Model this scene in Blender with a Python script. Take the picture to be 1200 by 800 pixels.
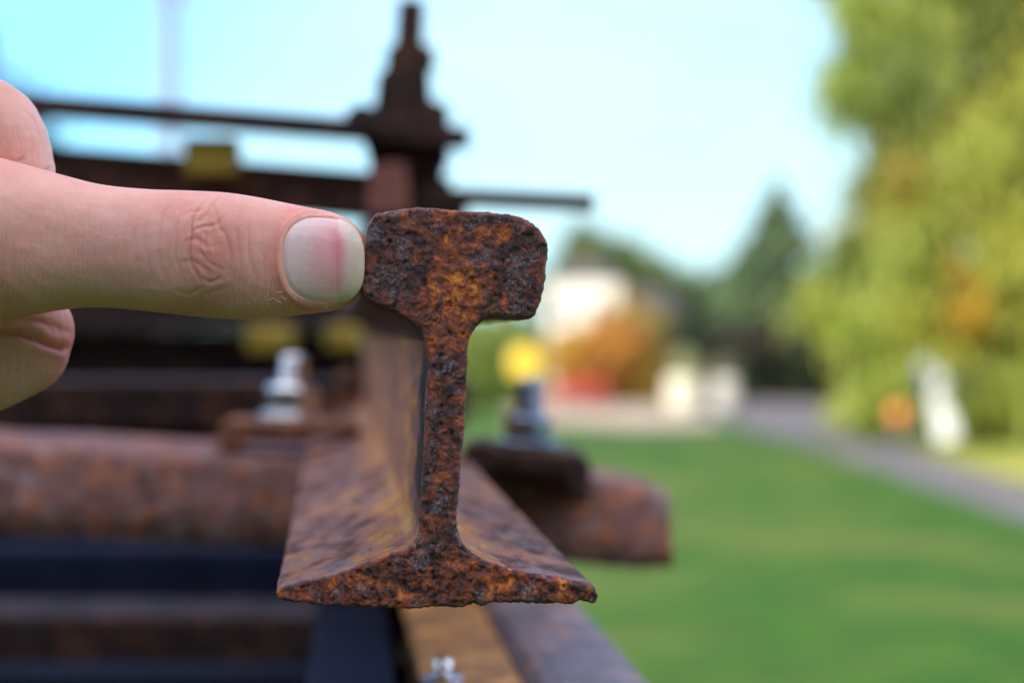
import bpy, bmesh, math, random
import numpy as np
from mathutils import Vector, Matrix, geometry
R = math.radians
random.seed(7)
rng = np.random.default_rng(11)
for o in list(bpy.data.objects): bpy.data.objects.remove(o)
sc = bpy.context.scene
COL = sc.collection

# ------------------------------------------------------------------ camera, sky, sun, exposure
H = 1.5                                   # camera height
FPX = 1200*50/23.6                        # focal length in photograph pixels
cam = bpy.data.cameras.new('camera'); camo = bpy.data.objects.new('camera', cam); COL.objects.link(camo)
camo.location = (0, 0, H); camo.rotation_euler = (R(90), 0, 0)
cam.lens = 50; cam.sensor_width = 23.6; cam.clip_start = 0.02; cam.clip_end = 2000
cam.dof.use_dof = True; cam.dof.focus_distance = 0.452; cam.dof.aperture_fstop = 6.5
cam.dof.aperture_blades = 0
sc.camera = camo
SUN_EL, SUN_AZ = R(27), R(215)            # azimuth clockwise from +Y: behind the camera, to the left
w = bpy.data.worlds.new('World'); sc.world = w; w.use_nodes = True
wn = w.node_tree.nodes; wl = w.node_tree.links
sky = wn.new('ShaderNodeTexSky'); sky.sky_type = 'NISHITA'; sky.sun_disc = False
sky.sun_elevation = SUN_EL; sky.sun_rotation = SUN_AZ; sky.air_density = 1.0; sky.dust_density = .4; sky.ozone_density = 2.0
bg = wn['Background']; tn = wn.new('ShaderNodeMix'); tn.data_type = 'RGBA'; tn.blend_type = 'MULTIPLY'; tn.inputs[0].default_value = 1
tg = wn.new('ShaderNodeTexCoord'); ts = wn.new('ShaderNodeSeparateXYZ'); wl.new(tg.outputs['Generated'], ts.inputs[0])
tr = wn.new('ShaderNodeValToRGB'); wl.new(ts.outputs[2], tr.inputs[0]); tr.color_ramp.elements[0].position = 0; tr.color_ramp.elements[0].color = (.31, .50, .64, 1)
tr.color_ramp.elements[1].position = .22; tr.color_ramp.elements[1].color = (.37, .69, .98, 1); wl.new(tr.outputs[0], tn.inputs[7])
wl.new(sky.outputs[0], tn.inputs[6])
# bright cloud added behind and overhead, out of view, to brighten the foreground
wt = wn.new('ShaderNodeTexCoord'); wm = wn.new('ShaderNodeMapping'); wm.inputs['Scale'].default_value = (1, 1, 2.2); wm.inputs['Location'].default_value = (2.3, .4, .2); wl.new(wt.outputs['Generated'], wm.inputs[0])
wz = wn.new('ShaderNodeTexNoise'); wz.inputs['Scale'].default_value = 1.6; wz.inputs['Detail'].default_value = 5; wz.inputs['Roughness'].default_value = .5; wl.new(wm.outputs[0], wz.inputs['Vector'])
wr = wn.new('ShaderNodeValToRGB'); wl.new(wz.outputs['Fac'], wr.inputs[0]); wr.color_ramp.elements[0].position = .42; wr.color_ramp.elements[1].position = .72
wr.color_ramp.elements[1].color = (.85, .85, .85, 1)
cm = wn.new('ShaderNodeMix'); cm.data_type = 'RGBA'; wsp = wn.new('ShaderNodeSeparateXYZ'); wl.new(wt.outputs['Generated'], wsp.inputs[0])
wk = wn.new('ShaderNodeMapRange'); wl.new(wsp.outputs[1], wk.inputs[0]); wk.inputs[1].default_value = .97; wk.inputs[2].default_value = .3; wk.inputs[3].default_value = .03; wk.inputs[4].default_value = 1
wmu = wn.new('ShaderNodeMath'); wmu.operation = 'MULTIPLY'; wl.new(wr.outputs[0], wmu.inputs[0]); wl.new(wk.outputs[0], wmu.inputs[1]); wl.new(wmu.outputs[0], cm.inputs[0])
wd = wn.new('ShaderNodeVectorMath'); wd.operation = 'DOT_PRODUCT'; wl.new(wt.outputs['Generated'], wd.inputs[0]); wd.inputs[1].default_value = Vector((.04, 1, .05)).normalized()
wf = wn.new('ShaderNodeMapRange'); wf.interpolation_type = 'SMOOTHERSTEP'; wl.new(wd.outputs['Value'], wf.inputs[0]); wf.inputs[1].default_value = .968; wf.inputs[2].default_value = 1.0; wf.inputs[4].default_value = .85
wp = wn.new('ShaderNodeTexNoise'); wp.inputs['Scale'].default_value = 7; wp.inputs['Detail'].default_value = 5; wl.new(wm.outputs[0], wp.inputs['Vector'])
wq = wn.new('ShaderNodeMapRange'); wl.new(wp.outputs['Fac'], wq.inputs[0]); wq.inputs[1].default_value = .25; wq.inputs[2].default_value = .6; wq.inputs[3].default_value = .45
wy = wn.new('ShaderNodeMath'); wy.operation = 'MULTIPLY'; wl.new(wf.outputs[0], wy.inputs[0]); wl.new(wq.outputs[0], wy.inputs[1])
c2 = wn.new('ShaderNodeMix'); c2.data_type = 'RGBA'; wl.new(wy.outputs[0], c2.inputs[0]); wl.new(cm.outputs[2], c2.inputs[6]); c2.inputs[7].default_value = (2.7, 3.8, 4.1, 1); wl.new(tn.outputs[2], cm.inputs[6]); cm.inputs[7].default_value = (17, 14.8, 13.2, 1)
wl.new(c2.outputs[2], bg.inputs[0]); bg.inputs[1].default_value = 0.15
sl = bpy.data.lights.new('sun', 'SUN'); sl.energy = 3.0; sl.angle = R(0.5); sl.color = (1, .93, .82)
so = bpy.data.objects.new('sun', sl); COL.objects.link(so)
sdir = Vector((math.sin(SUN_AZ)*math.cos(SUN_EL), math.cos(SUN_AZ)*math.cos(SUN_EL), math.sin(SUN_EL)))
so.rotation_euler = sdir.to_track_quat('Z', 'Y').to_euler(); so.location = (0, -3, 20)
vs = sc.view_settings; vs.view_transform = 'Standard'; vs.look = 'None'; vs.gamma = 1; vs.use_curve_mapping = False
vs.exposure = 1.15
sc.cycles.use_denoising = True
sc.cycles.max_bounces = 6; sc.cycles.diffuse_bounces = 3; sc.cycles.glossy_bounces = 3

def at(px, py, Y):                        # a point at distance Y seen at photograph pixel (px, py)
    return Vector(((px-600)*Y/FPX, Y, H-(py-400)*Y/FPX))

# ------------------------------------------------------------------ helpers
def tag(o, label=None, cat=None, group=None, kind=None):
    if label: o['label'] = label
    if cat: o['category'] = cat
    if group: o['group'] = group
    if kind: o['kind'] = kind
    return o
def link(name, me, mats, parent=None):
    o = bpy.data.objects.new(name, me); COL.objects.link(o)
    if parent: o.parent = parent
    for m in (mats if isinstance(mats, (list, tuple)) else [mats]): me.materials.append(m)
    return o
def mesh_np(name, V, F, mats, parent=None, smooth=True, cols=None, floats=None, origin=None):
    V = np.asarray(V, float)
    if origin is not None: V = V-np.array(origin)
    me = bpy.data.meshes.new(name)
    if isinstance(F, np.ndarray):
        n, k = F.shape
        me.vertices.add(len(V)); me.vertices.foreach_set('co', V.ravel())
        me.loops.add(n*k); me.loops.foreach_set('vertex_index', F.astype(np.int32).ravel())
        me.polygons.add(n); me.polygons.foreach_set('loop_start', np.arange(0, n*k, k, dtype=np.int32))
        me.update(calc_edges=True); me.validate()
    else:
        me.from_pydata([tuple(v) for v in V], [], [tuple(f) for f in F]); me.update()
    me.polygons.foreach_set('use_smooth', [smooth]*len(me.polygons))
    if cols is not None:
        a = me.color_attributes.new('tint', 'FLOAT_COLOR', 'POINT')
        a.data.foreach_set('color', np.hstack([cols, np.ones((len(cols), 1))]).ravel())
    for k_, v in (floats or {}).items():
        a = me.attributes.new(k_, 'FLOAT', 'POINT'); a.data.foreach_set('value', np.asarray(v, float))
    o = link(name, me, mats, parent)
    if origin is not None: o.location = origin
    return o
def empty(name, loc=(0, 0, 0)):
    o = bpy.data.objects.new(name, None); COL.objects.link(o); o.location = loc; o.empty_display_size = .05
    return o
class MB:
    def __init__(s): s.V = []; s.F = []
    def add(s, V, F):
        b = len(s.V); s.V += [Vector(v) for v in V]; s.F += [[i+b for i in f] for f in F]; return s
    def box(s, c, size, M=None):
        c = Vector(c); hx, hy, hz = [d/2 for d in size]; M = M or Matrix.Identity(3)
        P = [c+M@Vector((x*hx, y*hy, z*hz)) for x in (-1, 1) for y in (-1, 1) for z in (-1, 1)]
        return s.add(P, [(0, 1, 3, 2), (4, 6, 7, 5), (0, 4, 5, 1), (2, 3, 7, 6), (0, 2, 6, 4), (1, 5, 7, 3)])
    def lathe(s, c, prof, n=24, axis=Vector((0, 0, 1)), phase=0):
        axis = Vector(axis).normalized(); q = axis.to_track_quat('Z', 'Y'); c = Vector(c); V = []; F = []
        for (r, z) in prof:
            for i in range(n):
                a = 2*math.pi*i/n+phase; V.append(c+q@Vector((r*math.cos(a), r*math.sin(a), z)))
        for j in range(len(prof)-1):
            for i in range(n):
                k = (i+1) % n; F.append((j*n+i, j*n+k, (j+1)*n+k, (j+1)*n+i))
        F.append(tuple(range(n))[::-1]); F.append(tuple((len(prof)-1)*n+i for i in range(n)))
        return s.add(V, F)
    def tube(s, pts, rads, n=12, up=Vector((0, 0, 1))):
        pts = [Vector(p) for p in pts]; V = []; F = []
        for j, p in enumerate(pts):
            d = (pts[min(j+1, len(pts)-1)]-pts[max(j-1, 0)]).normalized()
            a = d.cross(up); a = a.normalized() if a.length > 1e-4 else Vector((1, 0, 0)); b = a.cross(d)
            for i in range(n):
                t = 2*math.pi*i/n; V.append(p+(a*math.cos(t)+b*math.sin(t))*rads[j])
        for j in range(len(pts)-1):
            for i in range(n):
                k = (i+1) % n; F.append((j*n+i, j*n+k, (j+1)*n+k, (j+1)*n+i))
        F.append(tuple(range(n))[::-1]); F.append(tuple((len(pts)-1)*n+i for i in range(n)))
        return s.add(V, F)
    def extrude(s, prof, A, B, up=Vector((0, 0, 1)), cuts=1):   # prof (u right, v up) swept A->B
        A = Vector(A); B = Vector(B); d = (B-A).normalized(); r = d.cross(up).normalized(); u = r.cross(d)
        V = []; F = []; n = len(prof)
        for j in range(cuts+1):
            c = A.lerp(B, j/cuts)
            for (x, y) in prof: V.append(c+r*x+u*y)
        for j in range(cuts):
            for i in range(n):
                k = (i+1) % n; F.append((j*n+i, j*n+k, (j+1)*n+k, (j+1)*n+i))
        F.append(tuple(range(n))[::-1]); F.append(tuple(cuts*n+i for i in range(n)))
        return s.add(V, F)
    def build(s, name, mat, parent=None, smooth=False, bevel=0, origin=None, bseg=2):
        me = bpy.data.meshes.new(name); og = Vector(origin) if origin is not None else Vector((0, 0, 0))
        me.from_pydata([tuple(v-og) for v in s.V], [], s.F); me.update()
        bm = bmesh.new(); bm.from_mesh(me)
        bmesh.ops.recalc_face_normals(bm, faces=bm.faces)
        if bevel:
            ed = [e for e in bm.edges if len(e.link_faces) == 2 and e.calc_face_angle(0) > .6]
            bmesh.ops.bevel(bm, geom=ed, offset=bevel, segments=bseg, affect='EDGES', profile=.5)
        bm.to_mesh(me); bm.free()
        me.polygons.foreach_set('use_smooth', [smooth]*len(me.polygons))
        o = link(name, me, mat, parent); o.location = og
        return o

def _perm(seed): return np.random.default_rng(seed).permutation(512)
def perlin(P, seed=0):
    pm = _perm(seed); G = np.random.default_rng(seed+99).normal(size=(512, 3)); G /= np.linalg.norm(G, axis=1)[:, None]
    i = np.floor(P).astype(int); f = P-i; u = f*f*f*(f*(f*6-15)+10); out = 0
    for dx in (0, 1):
        for dy in (0, 1):
            for dz in (0, 1):
                h = pm[(pm[(pm[(i[:, 0]+dx) & 511]+i[:, 1]+dy) & 511]+i[:, 2]+dz) & 511]
                g = (G[h]*(f-np.array([dx, dy, dz]))).sum(1)
                wgt = (u[:, 0] if dx else 1-u[:, 0])*(u[:, 1] if dy else 1-u[:, 1])*(u[:, 2] if dz else 1-u[:, 2])
                out = out+wgt*g
    return out*1.5
def fbm(P, size, octv=4, seed=0, gain=.5):
    s = 0; a = 1; t = 0
    for k in range(octv):
        s = s+a*perlin(P/size*2**k, seed+k); t += a; a *= gain
    return s/t*1.4

# ------------------------------------------------------------------ materials
def newmat(name):
    m = bpy.data.materials.new(name); m.use_nodes = True; nt = m.node_tree
    return m, nt, nt.nodes, nt.links, nt.nodes['Principled BSDF']
def noise(nt, vec, scale, detail=5, rough=.55, dist=0):
    n = nt.nodes.new('ShaderNodeTexNoise'); n.inputs['Scale'].default_value = scale; n.inputs['Detail'].default_value = detail
    n.inputs['Roughness'].default_value = rough; n.inputs['Distortion'].default_value = dist; nt.links.new(vec, n.inputs['Vector']); return n.outputs['Fac']
def ramp(nt, fac, stops, interp='LINEAR'):
    r = nt.nodes.new('ShaderNodeValToRGB'); nt.links.new(fac, r.inputs[0]); e = r.color_ramp; e.interpolation = interp
    while len(e.elements) > 1: e.elements.remove(e.elements[-1])
    e.elements[0].position = stops[0][0]; c = stops[0][1]; e.elements[0].color = (*c, 1) if isinstance(c, tuple) else (c, c, c, 1)
    for p, c in stops[1:]:
        x = e.elements.new(p); x.color = (*c, 1) if isinstance(c, tuple) else (c, c, c, 1)
    return r.outputs[0]
def mixc(nt, fac, a, b, mode='MIX'):
    m = nt.nodes.new('ShaderNodeMix'); m.data_type = 'RGBA'; m.blend_type = mode
    for sock, v in ((m.inputs[0], fac), (m.inputs[6], a), (m.inputs[7], b)):
        if isinstance(v, (int, float)): sock.default_value = v
        elif isinstance(v, tuple): sock.default_value = (*v, 1)
        else: nt.links.new(v, sock)
    return m.outputs[2]
def mth(nt, op, a, b=None):
    m = nt.nodes.new('ShaderNodeMath'); m.operation = op
    for k, v in ((0, a), (1, b)):
        if v is None: continue
        if isinstance(v, (int, float)): m.inputs[k].default_value = v
        else: nt.links.new(v, m.inputs[k])
    return m.outputs[0]
def attr(nt, name, out='Fac'):
    a = nt.nodes.new('ShaderNodeAttribute'); a.attribute_name = name; return a.outputs[out]
def objco(nt, scale=(1, 1, 1)):
    t = nt.nodes.new('ShaderNodeTexCoord'); mp = nt.nodes.new('ShaderNodeMapping'); mp.inputs['Scale'].default_value = scale
    nt.links.new(t.outputs['Object'], mp.inputs[0]); return mp.outputs[0]
def bump(nt, bsdf, h, dist, strength=1, prev=None):
    b = nt.nodes.new('ShaderNodeBump'); b.inputs['Distance'].default_value = dist; b.inputs['Strength'].default_value = strength
    nt.links.new(h, b.inputs['Height'])
    if prev: nt.links.new(prev, b.inputs['Normal'])
    nt.links.new(b.outputs[0], bsdf.inputs['Normal']); return b.outputs[0]

def rust(name, base, mid, orange, grey, scale=1.0, stretch=(1, 1, 1), zone=False, rough=(.5, .85), greyamt=.5, bmp=.0004, orange_bias=0.0):
    m, nt, N, L, b = newmat(name)
    co = objco(nt, stretch)
    n1 = noise(nt, co, 260*scale, 8, .65, .3)            # mottling
    n2 = noise(nt, co, 90*scale, 5, .6, .5)
    n3 = noise(nt, co, 900*scale, 4, .6)
    n4 = noise(nt, co, 150*scale, 7, .6, 1.0)
    c = ramp(nt, n1, [(.32, base), (.5, mid), (.66, tuple(x*.6 for x in mid))])
    of = mth(nt, 'ADD', n4, orange_bias)
    if zone:
        of = mth(nt, 'ADD', of, mth(nt, 'MULTIPLY', mth(nt, 'SUBTRACT', attr(nt, 'zone'), .5), .36))
    of = mth(nt, 'ADD', of, mth(nt, 'MULTIPLY', mth(nt, 'SUBTRACT', n3, .5), .25))
    oc = ramp(nt, of, [(.5, 0.), (.57, .55), (.68, 1.)])
    c = mixc(nt, oc, c, mixc(nt, ramp(nt, n3, [(.35, 0.), (.65, 1.)]), orange, tuple(min(1, x*1.7) for x in orange)))
    v = N.new('ShaderNodeTexVoronoi'); v.inputs['Scale'].default_value = 230*scale; v.inputs['Randomness'].default_value = 1
    L.new(co, v.inputs['Vector'])
    gf = mth(nt, 'ADD', mth(nt, 'MULTIPLY', n2, .9), mth(nt, 'MULTIPLY', mth(nt, 'SUBTRACT', .42, v.outputs['Distance']), .45))
    gf = mth(nt, 'ADD', gf, mth(nt, 'MULTIPLY', mth(nt, 'SUBTRACT', n3, .5), .2))
    if zone: gf = mth(nt, 'SUBTRACT', gf, mth(nt, 'MULTIPLY', mth(nt, 'SUBTRACT', attr(nt, 'zone'), .5), .14))
    gc = ramp(nt, gf, [(.5, 0.), (.56, greyamt), (.7, greyamt)])
    c = mixc(nt, gc, c, grey)
    pit = ramp(nt, n1, [(.30, 1.), (.40, 0.)])
    c = mixc(nt, mth(nt, 'MULTIPLY', pit, .75), c, tuple(x*.3 for x in base))
    L.new(c, b.inputs['Base Color'])
    L.new(ramp(nt, n2, [(.35, rough[0]), (.65, rough[1])]), b.inputs['Roughness'])
    b.inputs['Specular IOR Level'].default_value = .22
    h = mth(nt, 'ADD', mth(nt, 'MULTIPLY', n1, 1.0), mth(nt, 'MULTIPLY', n3, .35))
    bump(nt, b, h, bmp*2.2, 1)
    return m
def rust_face():
    m, nt, N, L, b = newmat('rust_pitted'); co = objco(nt)
    z = mth(nt, 'SUBTRACT', attr(nt, 'zone'), .5)
    nA = noise(nt, co, 330, 10, .72, .4); nB = noise(nt, co, 1500, 6, .7); nC = noise(nt, co, 130, 4, .55, .6); nG = noise(nt, co, 175, 9, .72, .5)
    v = N.new('ShaderNodeTexVoronoi'); v.inputs['Scale'].default_value = 620; L.new(co, v.inputs['Vector'])
    t = mth(nt, 'ADD', nA, mth(nt, 'MULTIPLY', z, .11))
    t = mth(nt, 'ADD', t, mth(nt, 'MULTIPLY', mth(nt, 'SUBTRACT', nB, .5), .22))
    t = mth(nt, 'ADD', t, mth(nt, 'MULTIPLY', mth(nt, 'SUBTRACT', nC, .5), .42))
    t = mth(nt, 'ADD', t, mth(nt, 'MULTIPLY', mth(nt, 'SUBTRACT', .33, v.outputs['Distance']), .14))
    c = ramp(nt, t, [(.30, (.018, .009, .012)), (.40, (.075, .024, .022)), (.46, (.19, .050, .032)), (.53, (.31, .075, .028)), (.595, (.55, .13, .018)), (.66, (.80, .26, .03)), (.80, (.85, .36, .07))])
    g = mth(nt, 'SUBTRACT', nG, mth(nt, 'MULTIPLY', z, .10)); g = mth(nt, 'ADD', g, mth(nt, 'MULTIPLY', mth(nt, 'SUBTRACT', nB, .5), .12))
    gm = ramp(nt, g, [(.545, 0.), (.59, .55), (.70, .8)])
    gc = ramp(nt, nB, [(.3, (.05, .035, .04)), (.5, (.17, .135, .15)), (.66, (.48, .42, .44))])
    c = mixc(nt, gm, c, gc); L.new(c, b.inputs['Base Color'])
    L.new(mth(nt, 'SUBTRACT', ramp(nt, nB, [(.3, .75), (.6, .42)]), mth(nt, 'MULTIPLY', gm, .14)), b.inputs['Roughness']); b.inputs['Specular IOR Level'].default_value = .6
    h = mth(nt, 'ADD', mth(nt, 'ADD', mth(nt, 'MULTIPLY', nA, 1.), mth(nt, 'MULTIPLY', gm, .25)), mth(nt, 'MULTIPLY', nB, .5))
    bump(nt, b, h, .0010, 1); return m
RUST_FACE = rust_face()
def rust_side():
    m, nt, N, L, b = newmat('rust_rail_side'); co = objco(nt, (1, .45, 1)); co2 = objco(nt)
    z = mth(nt, 'SUBTRACT', attr(nt, 'zone'), .5)
    nA = noise(nt, co, 170, 9, .68, .4); nB = noise(nt, co2, 800, 6, .7); nC = noise(nt, co, 45, 5, .6, .8); nG = noise(nt, co, 85, 7, .65, .8)
    t = mth(nt, 'ADD', nA, mth(nt, 'MULTIPLY', z, .20)); t = mth(nt, 'ADD', t, mth(nt, 'MULTIPLY', mth(nt, 'SUBTRACT', nB, .5), .16))
    t = mth(nt, 'ADD', t, mth(nt, 'MULTIPLY', mth(nt, 'SUBTRACT', nC, .5), .75))
    c = ramp(nt, t, [(.30, (.11, .04, .025)), (.40, (.23, .09, .06)), (.50, (.52, .25, .165)), (.58, (.58, .24, .085)), (.66, (.78, .36, .07)), (.78, (.85, .50, .16))])
    g = mth(nt, 'SUBTRACT', nG, mth(nt, 'MULTIPLY', z, .10)); g = mth(nt, 'ADD', g, mth(nt, 'MULTIPLY', mth(nt, 'SUBTRACT', nB, .5), .14))
    c = mixc(nt, ramp(nt, g, [(.55, 0.), (.62, .5), (.7, .6)]), c, ramp(nt, nB, [(.3, (.16, .12, .12)), (.7, (.38, .30, .30))]))
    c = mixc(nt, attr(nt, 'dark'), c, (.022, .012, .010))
    L.new(c, b.inputs['Base Color']); L.new(ramp(nt, nG, [(.35, .75), (.65, .5)]), b.inputs['Roughness']); b.inputs['Specular IOR Level'].default_value = .3
    bump(nt, b, mth(nt, 'ADD', nA, mth(nt, 'MULTIPLY', nB, .5)), .0026, 1); return m
RUST_SIDE = rust_side()
RUST_SLEEPER = rust('rust_sleeper', (.022, .012, .014), (.21, .105, .095), (.30, .11, .05), (.30, .25, .26), .5, rough=(.5, .8), greyamt=.6, bmp=.0008)
RUST_CLIP = rust('rust_clip', (.10, .045, .03), (.22, .10, .06), (.38, .15, .05), (.17, .15, .16), .5, rough=(.5, .8), bmp=.0005)
RUST_DARK = rust('rust_dark', (.02, .011, .010), (.042, .023, .02), (.08, .035, .018), (.04, .034, .036), .3, rough=(.5, .8), bmp=.0008)
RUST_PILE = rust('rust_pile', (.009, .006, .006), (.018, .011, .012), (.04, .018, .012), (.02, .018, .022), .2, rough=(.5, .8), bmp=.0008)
RUST_ORANGE = rust('rust_orange', (.3, .13, .05), (.46, .23, .09), (.6, .30, .09), (.3, .2, .13), .3, rough=(.5, .8), bmp=.0004)
RUST_HEAD = rust('rust_running_head', (.10, .085, .1), (.19, .16, .185), (.26, .15, .12), (.32, .3, .34), .3, rough=(.35, .6), bmp=.0003)

def flat(name, c, rough=.6, metal=0, var=.15, scale=8, bmp=0):
    m, nt, N, L, b = newmat(name); co = objco(nt)
    n = noise(nt, co, scale, 5); L.new(ramp(nt, n, [(.3, tuple(x*(1-var) for x in c)), (.7, tuple(min(1, x*(1+var)) for x in c))]), b.inputs['Base Color'])
    b.inputs['Roughness'].default_value = rough; b.inputs['Metallic'].default_value = metal
    if bmp: bump(nt, b, n, bmp)
    return m
ZINC = flat('zinc_plated_steel', (.85, .88, .93), .22, 1, .12, 300)
BLUED = flat('dulled_blue_grey_steel', (.20, .26, .36), .32, 1, .3, 250)
BLUE = flat('dark_blue_paint', (.010, .014, .034), .4, 0, .3, 20)
YEL = flat('dull_yellow_paint', (.34, .24, .02), .55, 0, .25, 30)
YELSIGN = flat('bright_yellow_paint', (.85, .55, .03), .5, 0, .05)
WHITE = flat('cream_render', (.72, .66, .55), .8, 0, .08, 2)
BLUE.node_tree.nodes['Principled BSDF'].inputs['Specular IOR Level'].default_value = .1; BLUE.node_tree.nodes['Principled BSDF'].inputs['Roughness'].default_value = .8
ROOF = flat('dark_slate_roof', (.09, .085, .095), .8, 0, .25, 5)
GLASS = flat('dark_window_glass', (.03, .04, .06), .12, 0, .1)
FRAMEP = flat('white_frame_paint', (.75, .75, .72), .5)
REDP = flat('red_paint', (.36, .02, .03), .45)
ORNG = flat('orange_paint', (.75, .22, .03), .5)
GREYP = flat('grey_blue_metal_paint', (.17, .19, .26), .5)
CREAM = flat('cream_paint', (.62, .57, .42), .6)
TIMBER = flat('weathered_timber', (.10, .075, .055), .85, 0, .4, 30, .002)
BARK = flat('bark', (.07, .055, .04), .9, 0, .4, 12, .01)
BRICK = flat('brown_brick', (.25, .16, .12), .9, 0, .3, 6)
DARKCLOTH = flat('dark_cloth', (.03, .035, .05), .9, 0, .3, 100)

def ground_mat(name, a, b_, c, s1, s2):
    m, nt, N, L, b = newmat(name); co = objco(nt)
    n1 = noise(nt, co, s1, 6, .6, .3); n2 = noise(nt, co, s2, 6, .7)
    col = mixc(nt, ramp(nt, n2, [(.35, 0.), (.65, 1.)]), a, b_)
    col = mixc(nt, ramp(nt, n1, [(.45, 0.), (.68, .8)]), col, c)
    L.new(col, b.inputs['Base Color']); b.inputs['Roughness'].default_value = .9; b.inputs['Specular IOR Level'].default_value = .15
    bump(nt, b, n2, .03, .6); return m
GRASS = ground_mat('lawn_grass', (.012, .060, .005), (.055, .135, .009), (.14, .15, .03), .35, 2.2)
GRAVEL = ground_mat('gravel', (.13, .12, .125), (.20, .185, .19), (.10, .095, .1), .8, 20)
SAND = ground_mat('sandy_yard', (.38, .30, .22), (.48, .40, .30), (.3, .25, .18), .6, 12)
def leafmat(name):
    m, nt, N, L, b = newmat(name)
    c = attr(nt, 'tint', 'Color'); L.new(c, b.inputs['Base Color']); b.inputs['Roughness'].default_value = .6
    tr = N.new('ShaderNodeBsdfTranslucent'); L.new(mixc(nt, 1., c, (1., 1., .55), 'MULTIPLY'), tr.inputs[0])
    mx = N.new('ShaderNodeMixShader'); mx.inputs[0].default_value = .4
    L.new(b.outputs[0], mx.inputs[1]); L.new(tr.outputs[0], mx.inputs[2]); L.new(mx.outputs[0], N['Material Output'].inputs[0]); return m
LEAF = leafmat('foliage')

# ------------------------------------------------------------------ ground
def sheet(name, pts, z, mat):
    me = bpy.data.meshes.new(name); me.from_pydata([(x, y, z) for x, y in pts], [], [tuple(range(len(pts)))]); me.update()
    o = link(name, me, mat); o['kind'] = 'structure'; return o
sheet('ground', [(-400, -400), (400, -400), (400, 900), (-400, 900)], 0, GRASS)
sheet('path', [(4.2, -30), (5.2, -30), (5.2, 18), (5.5, 30), (6.2, 44), (7.5, 52), (3.0, 52), (3.9, 44), (4.25, 30), (4.3, 18)], .004, GRAVEL)
VERGE = ground_mat('lit_verge_grass', (.19, .24, .03), (.30, .31, .06), (.42, .34, .10), .5, 8)  # sunlight on the verge is put into this lighter, yellower grass colour
sheet('verge', [(5.25, -5), (30, -5), (30, 60), (8, 60), (7.6, 52.1), (6.3, 44), (5.6, 30), (5.3, 18)], .002, VERGE)
sheet('yard', [(.2, 40), (2.2, 37.5), (3.75, 38.5), (3.9, 43.9), (2.9, 52.1), (7.5, 52.1), (7, 58), (-1, 58)], .008, SAND)

# ------------------------------------------------------------------ trees and plants
def leaves(name, clumps, n, size, cols, parent=None, stretch=(1, 1, 1), droop=0, var=.3, seed=1, label=None):
    g = np.random.default_rng(seed); C = np.array([c[:3] for c in clumps], float); RR = np.array([c[3] if len(c) == 4 else 1 for c in clumps])
    wt = RR**2.2; idx = g.choice(len(C), n, p=wt/wt.sum())
    d = g.normal(size=(n, 3)); d /= np.linalg.norm(d, axis=1)[:, None]
    rad = np.abs(g.normal(size=n))*.72 if droop else g.random(n)**.45*(1+.25*g.random(n))
    P = C[idx]+d*rad[:, None]*RR[idx][:, None]*np.array(stretch)
    if droop: P[:, 2] -= droop*g.random(n)*RR[idx]
    P[:, 2] = np.maximum(P[:, 2], .08)
    a = g.normal(size=(n, 3)); a /= np.linalg.norm(a, axis=1)[:, None]
    b = np.cross(a, g.normal(size=(n, 3))); b /= np.linalg.norm(b, axis=1)[:, None]
    if droop: a = a*.4+np.array([0, 0, -1]); a /= np.linalg.norm(a, axis=1)[:, None]; b = np.cross(a, b); b /= np.linalg.norm(b, axis=1)[:, None]
    s = size*(.6+.8*g.random(n))[:, None]
    el = 1.6 if droop else 1.1
    V = np.stack([P-a*s*el, P+b*s*.5, P+a*s*el, P-b*s*.5], 1).reshape(-1, 3)
    F = np.arange(4*n).reshape(n, 4)
    cc = np.array(cols)[g.choice(len(cols), len(C), replace=True)][idx] if len(cols) < len(C) else np.array(cols)[idx]
    cc = np.clip(cc*(1-var+2*var*g.random(n)[:, None]), 0, 1)
    return mesh_np(name, V, F, LEAF, parent, False, np.repeat(cc, 4, 0))
def limbs(mb, base, top, r0, nb, spread, g):
    base = Vector(base); top = Vector(top)
    pts = [base.lerp(top, t)+Vector((g.normal()*.04, g.normal()*.04, 0))*(top-base).length*.3*(t > 0) for t in (0, .25, .5, .75, 1)]
    mb.tube(pts, [r0*1.25, r0, r0*.75, r0*.5, r0*.2], 10)
    for i in range(nb):
        t = .35+.6*g.random(); p = base.lerp(top, t); a = g.random()*6.28; L = spread*(1.1-t)
        e = p+Vector((math.cos(a)*L, math.sin(a)*L, L*.6)); m_ = p.lerp(e, .5)+Vector((0, 0, L*.12))
        mb.tube([p, m_, e], [r0*.4*(1.1-t)+.01, r0*.25*(1.1-t)+.01, .01], 6)
def tree(name, loc, h, rad, label, cat, group, cols, n, size, kind='round', seed=1, trunk=.3, clump=.3, droop=0, low=.2):
    g = np.random.default_rng(seed); root = empty(name, loc); tag(root, label, cat, group)
    mb = MB(); limbs(mb, (0, 0, 0), (0, 0, h*.9), trunk, 16, rad*.9, g); mb.build('trunk', BARK, root, True)
    cl = []; K = 46
    for i in range(K):
        if kind == 'cone':
            t = low+(1-low)*(i/K); a = g.random()*6.28; rr = rad*(1-t)*.75*math.sqrt(g.random()+.15)
            cl.append((math.cos(a)*rr, math.sin(a)*rr, t*h*.97, max(.25, rad*clump*(1.15-t))))
        else:
            u = g.normal(size=3); u /= np.linalg.norm(u); q = .35+.55*g.random()
            cl.append((u[0]*q*rad, u[1]*q*rad, h*(low+1)/2+u[2]*q*h*(1-low)/2*.9, rad*clump*(.7+.6*g.random())))
    leaves('crown', cl, n, size, cols, root, droop=droop, seed=seed+5)
    return root
YG = [(.42, .44, .06), (.28, .36, .05), (.58, .54, .08), (.20, .31, .05), (.44, .47, .08)]
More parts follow.
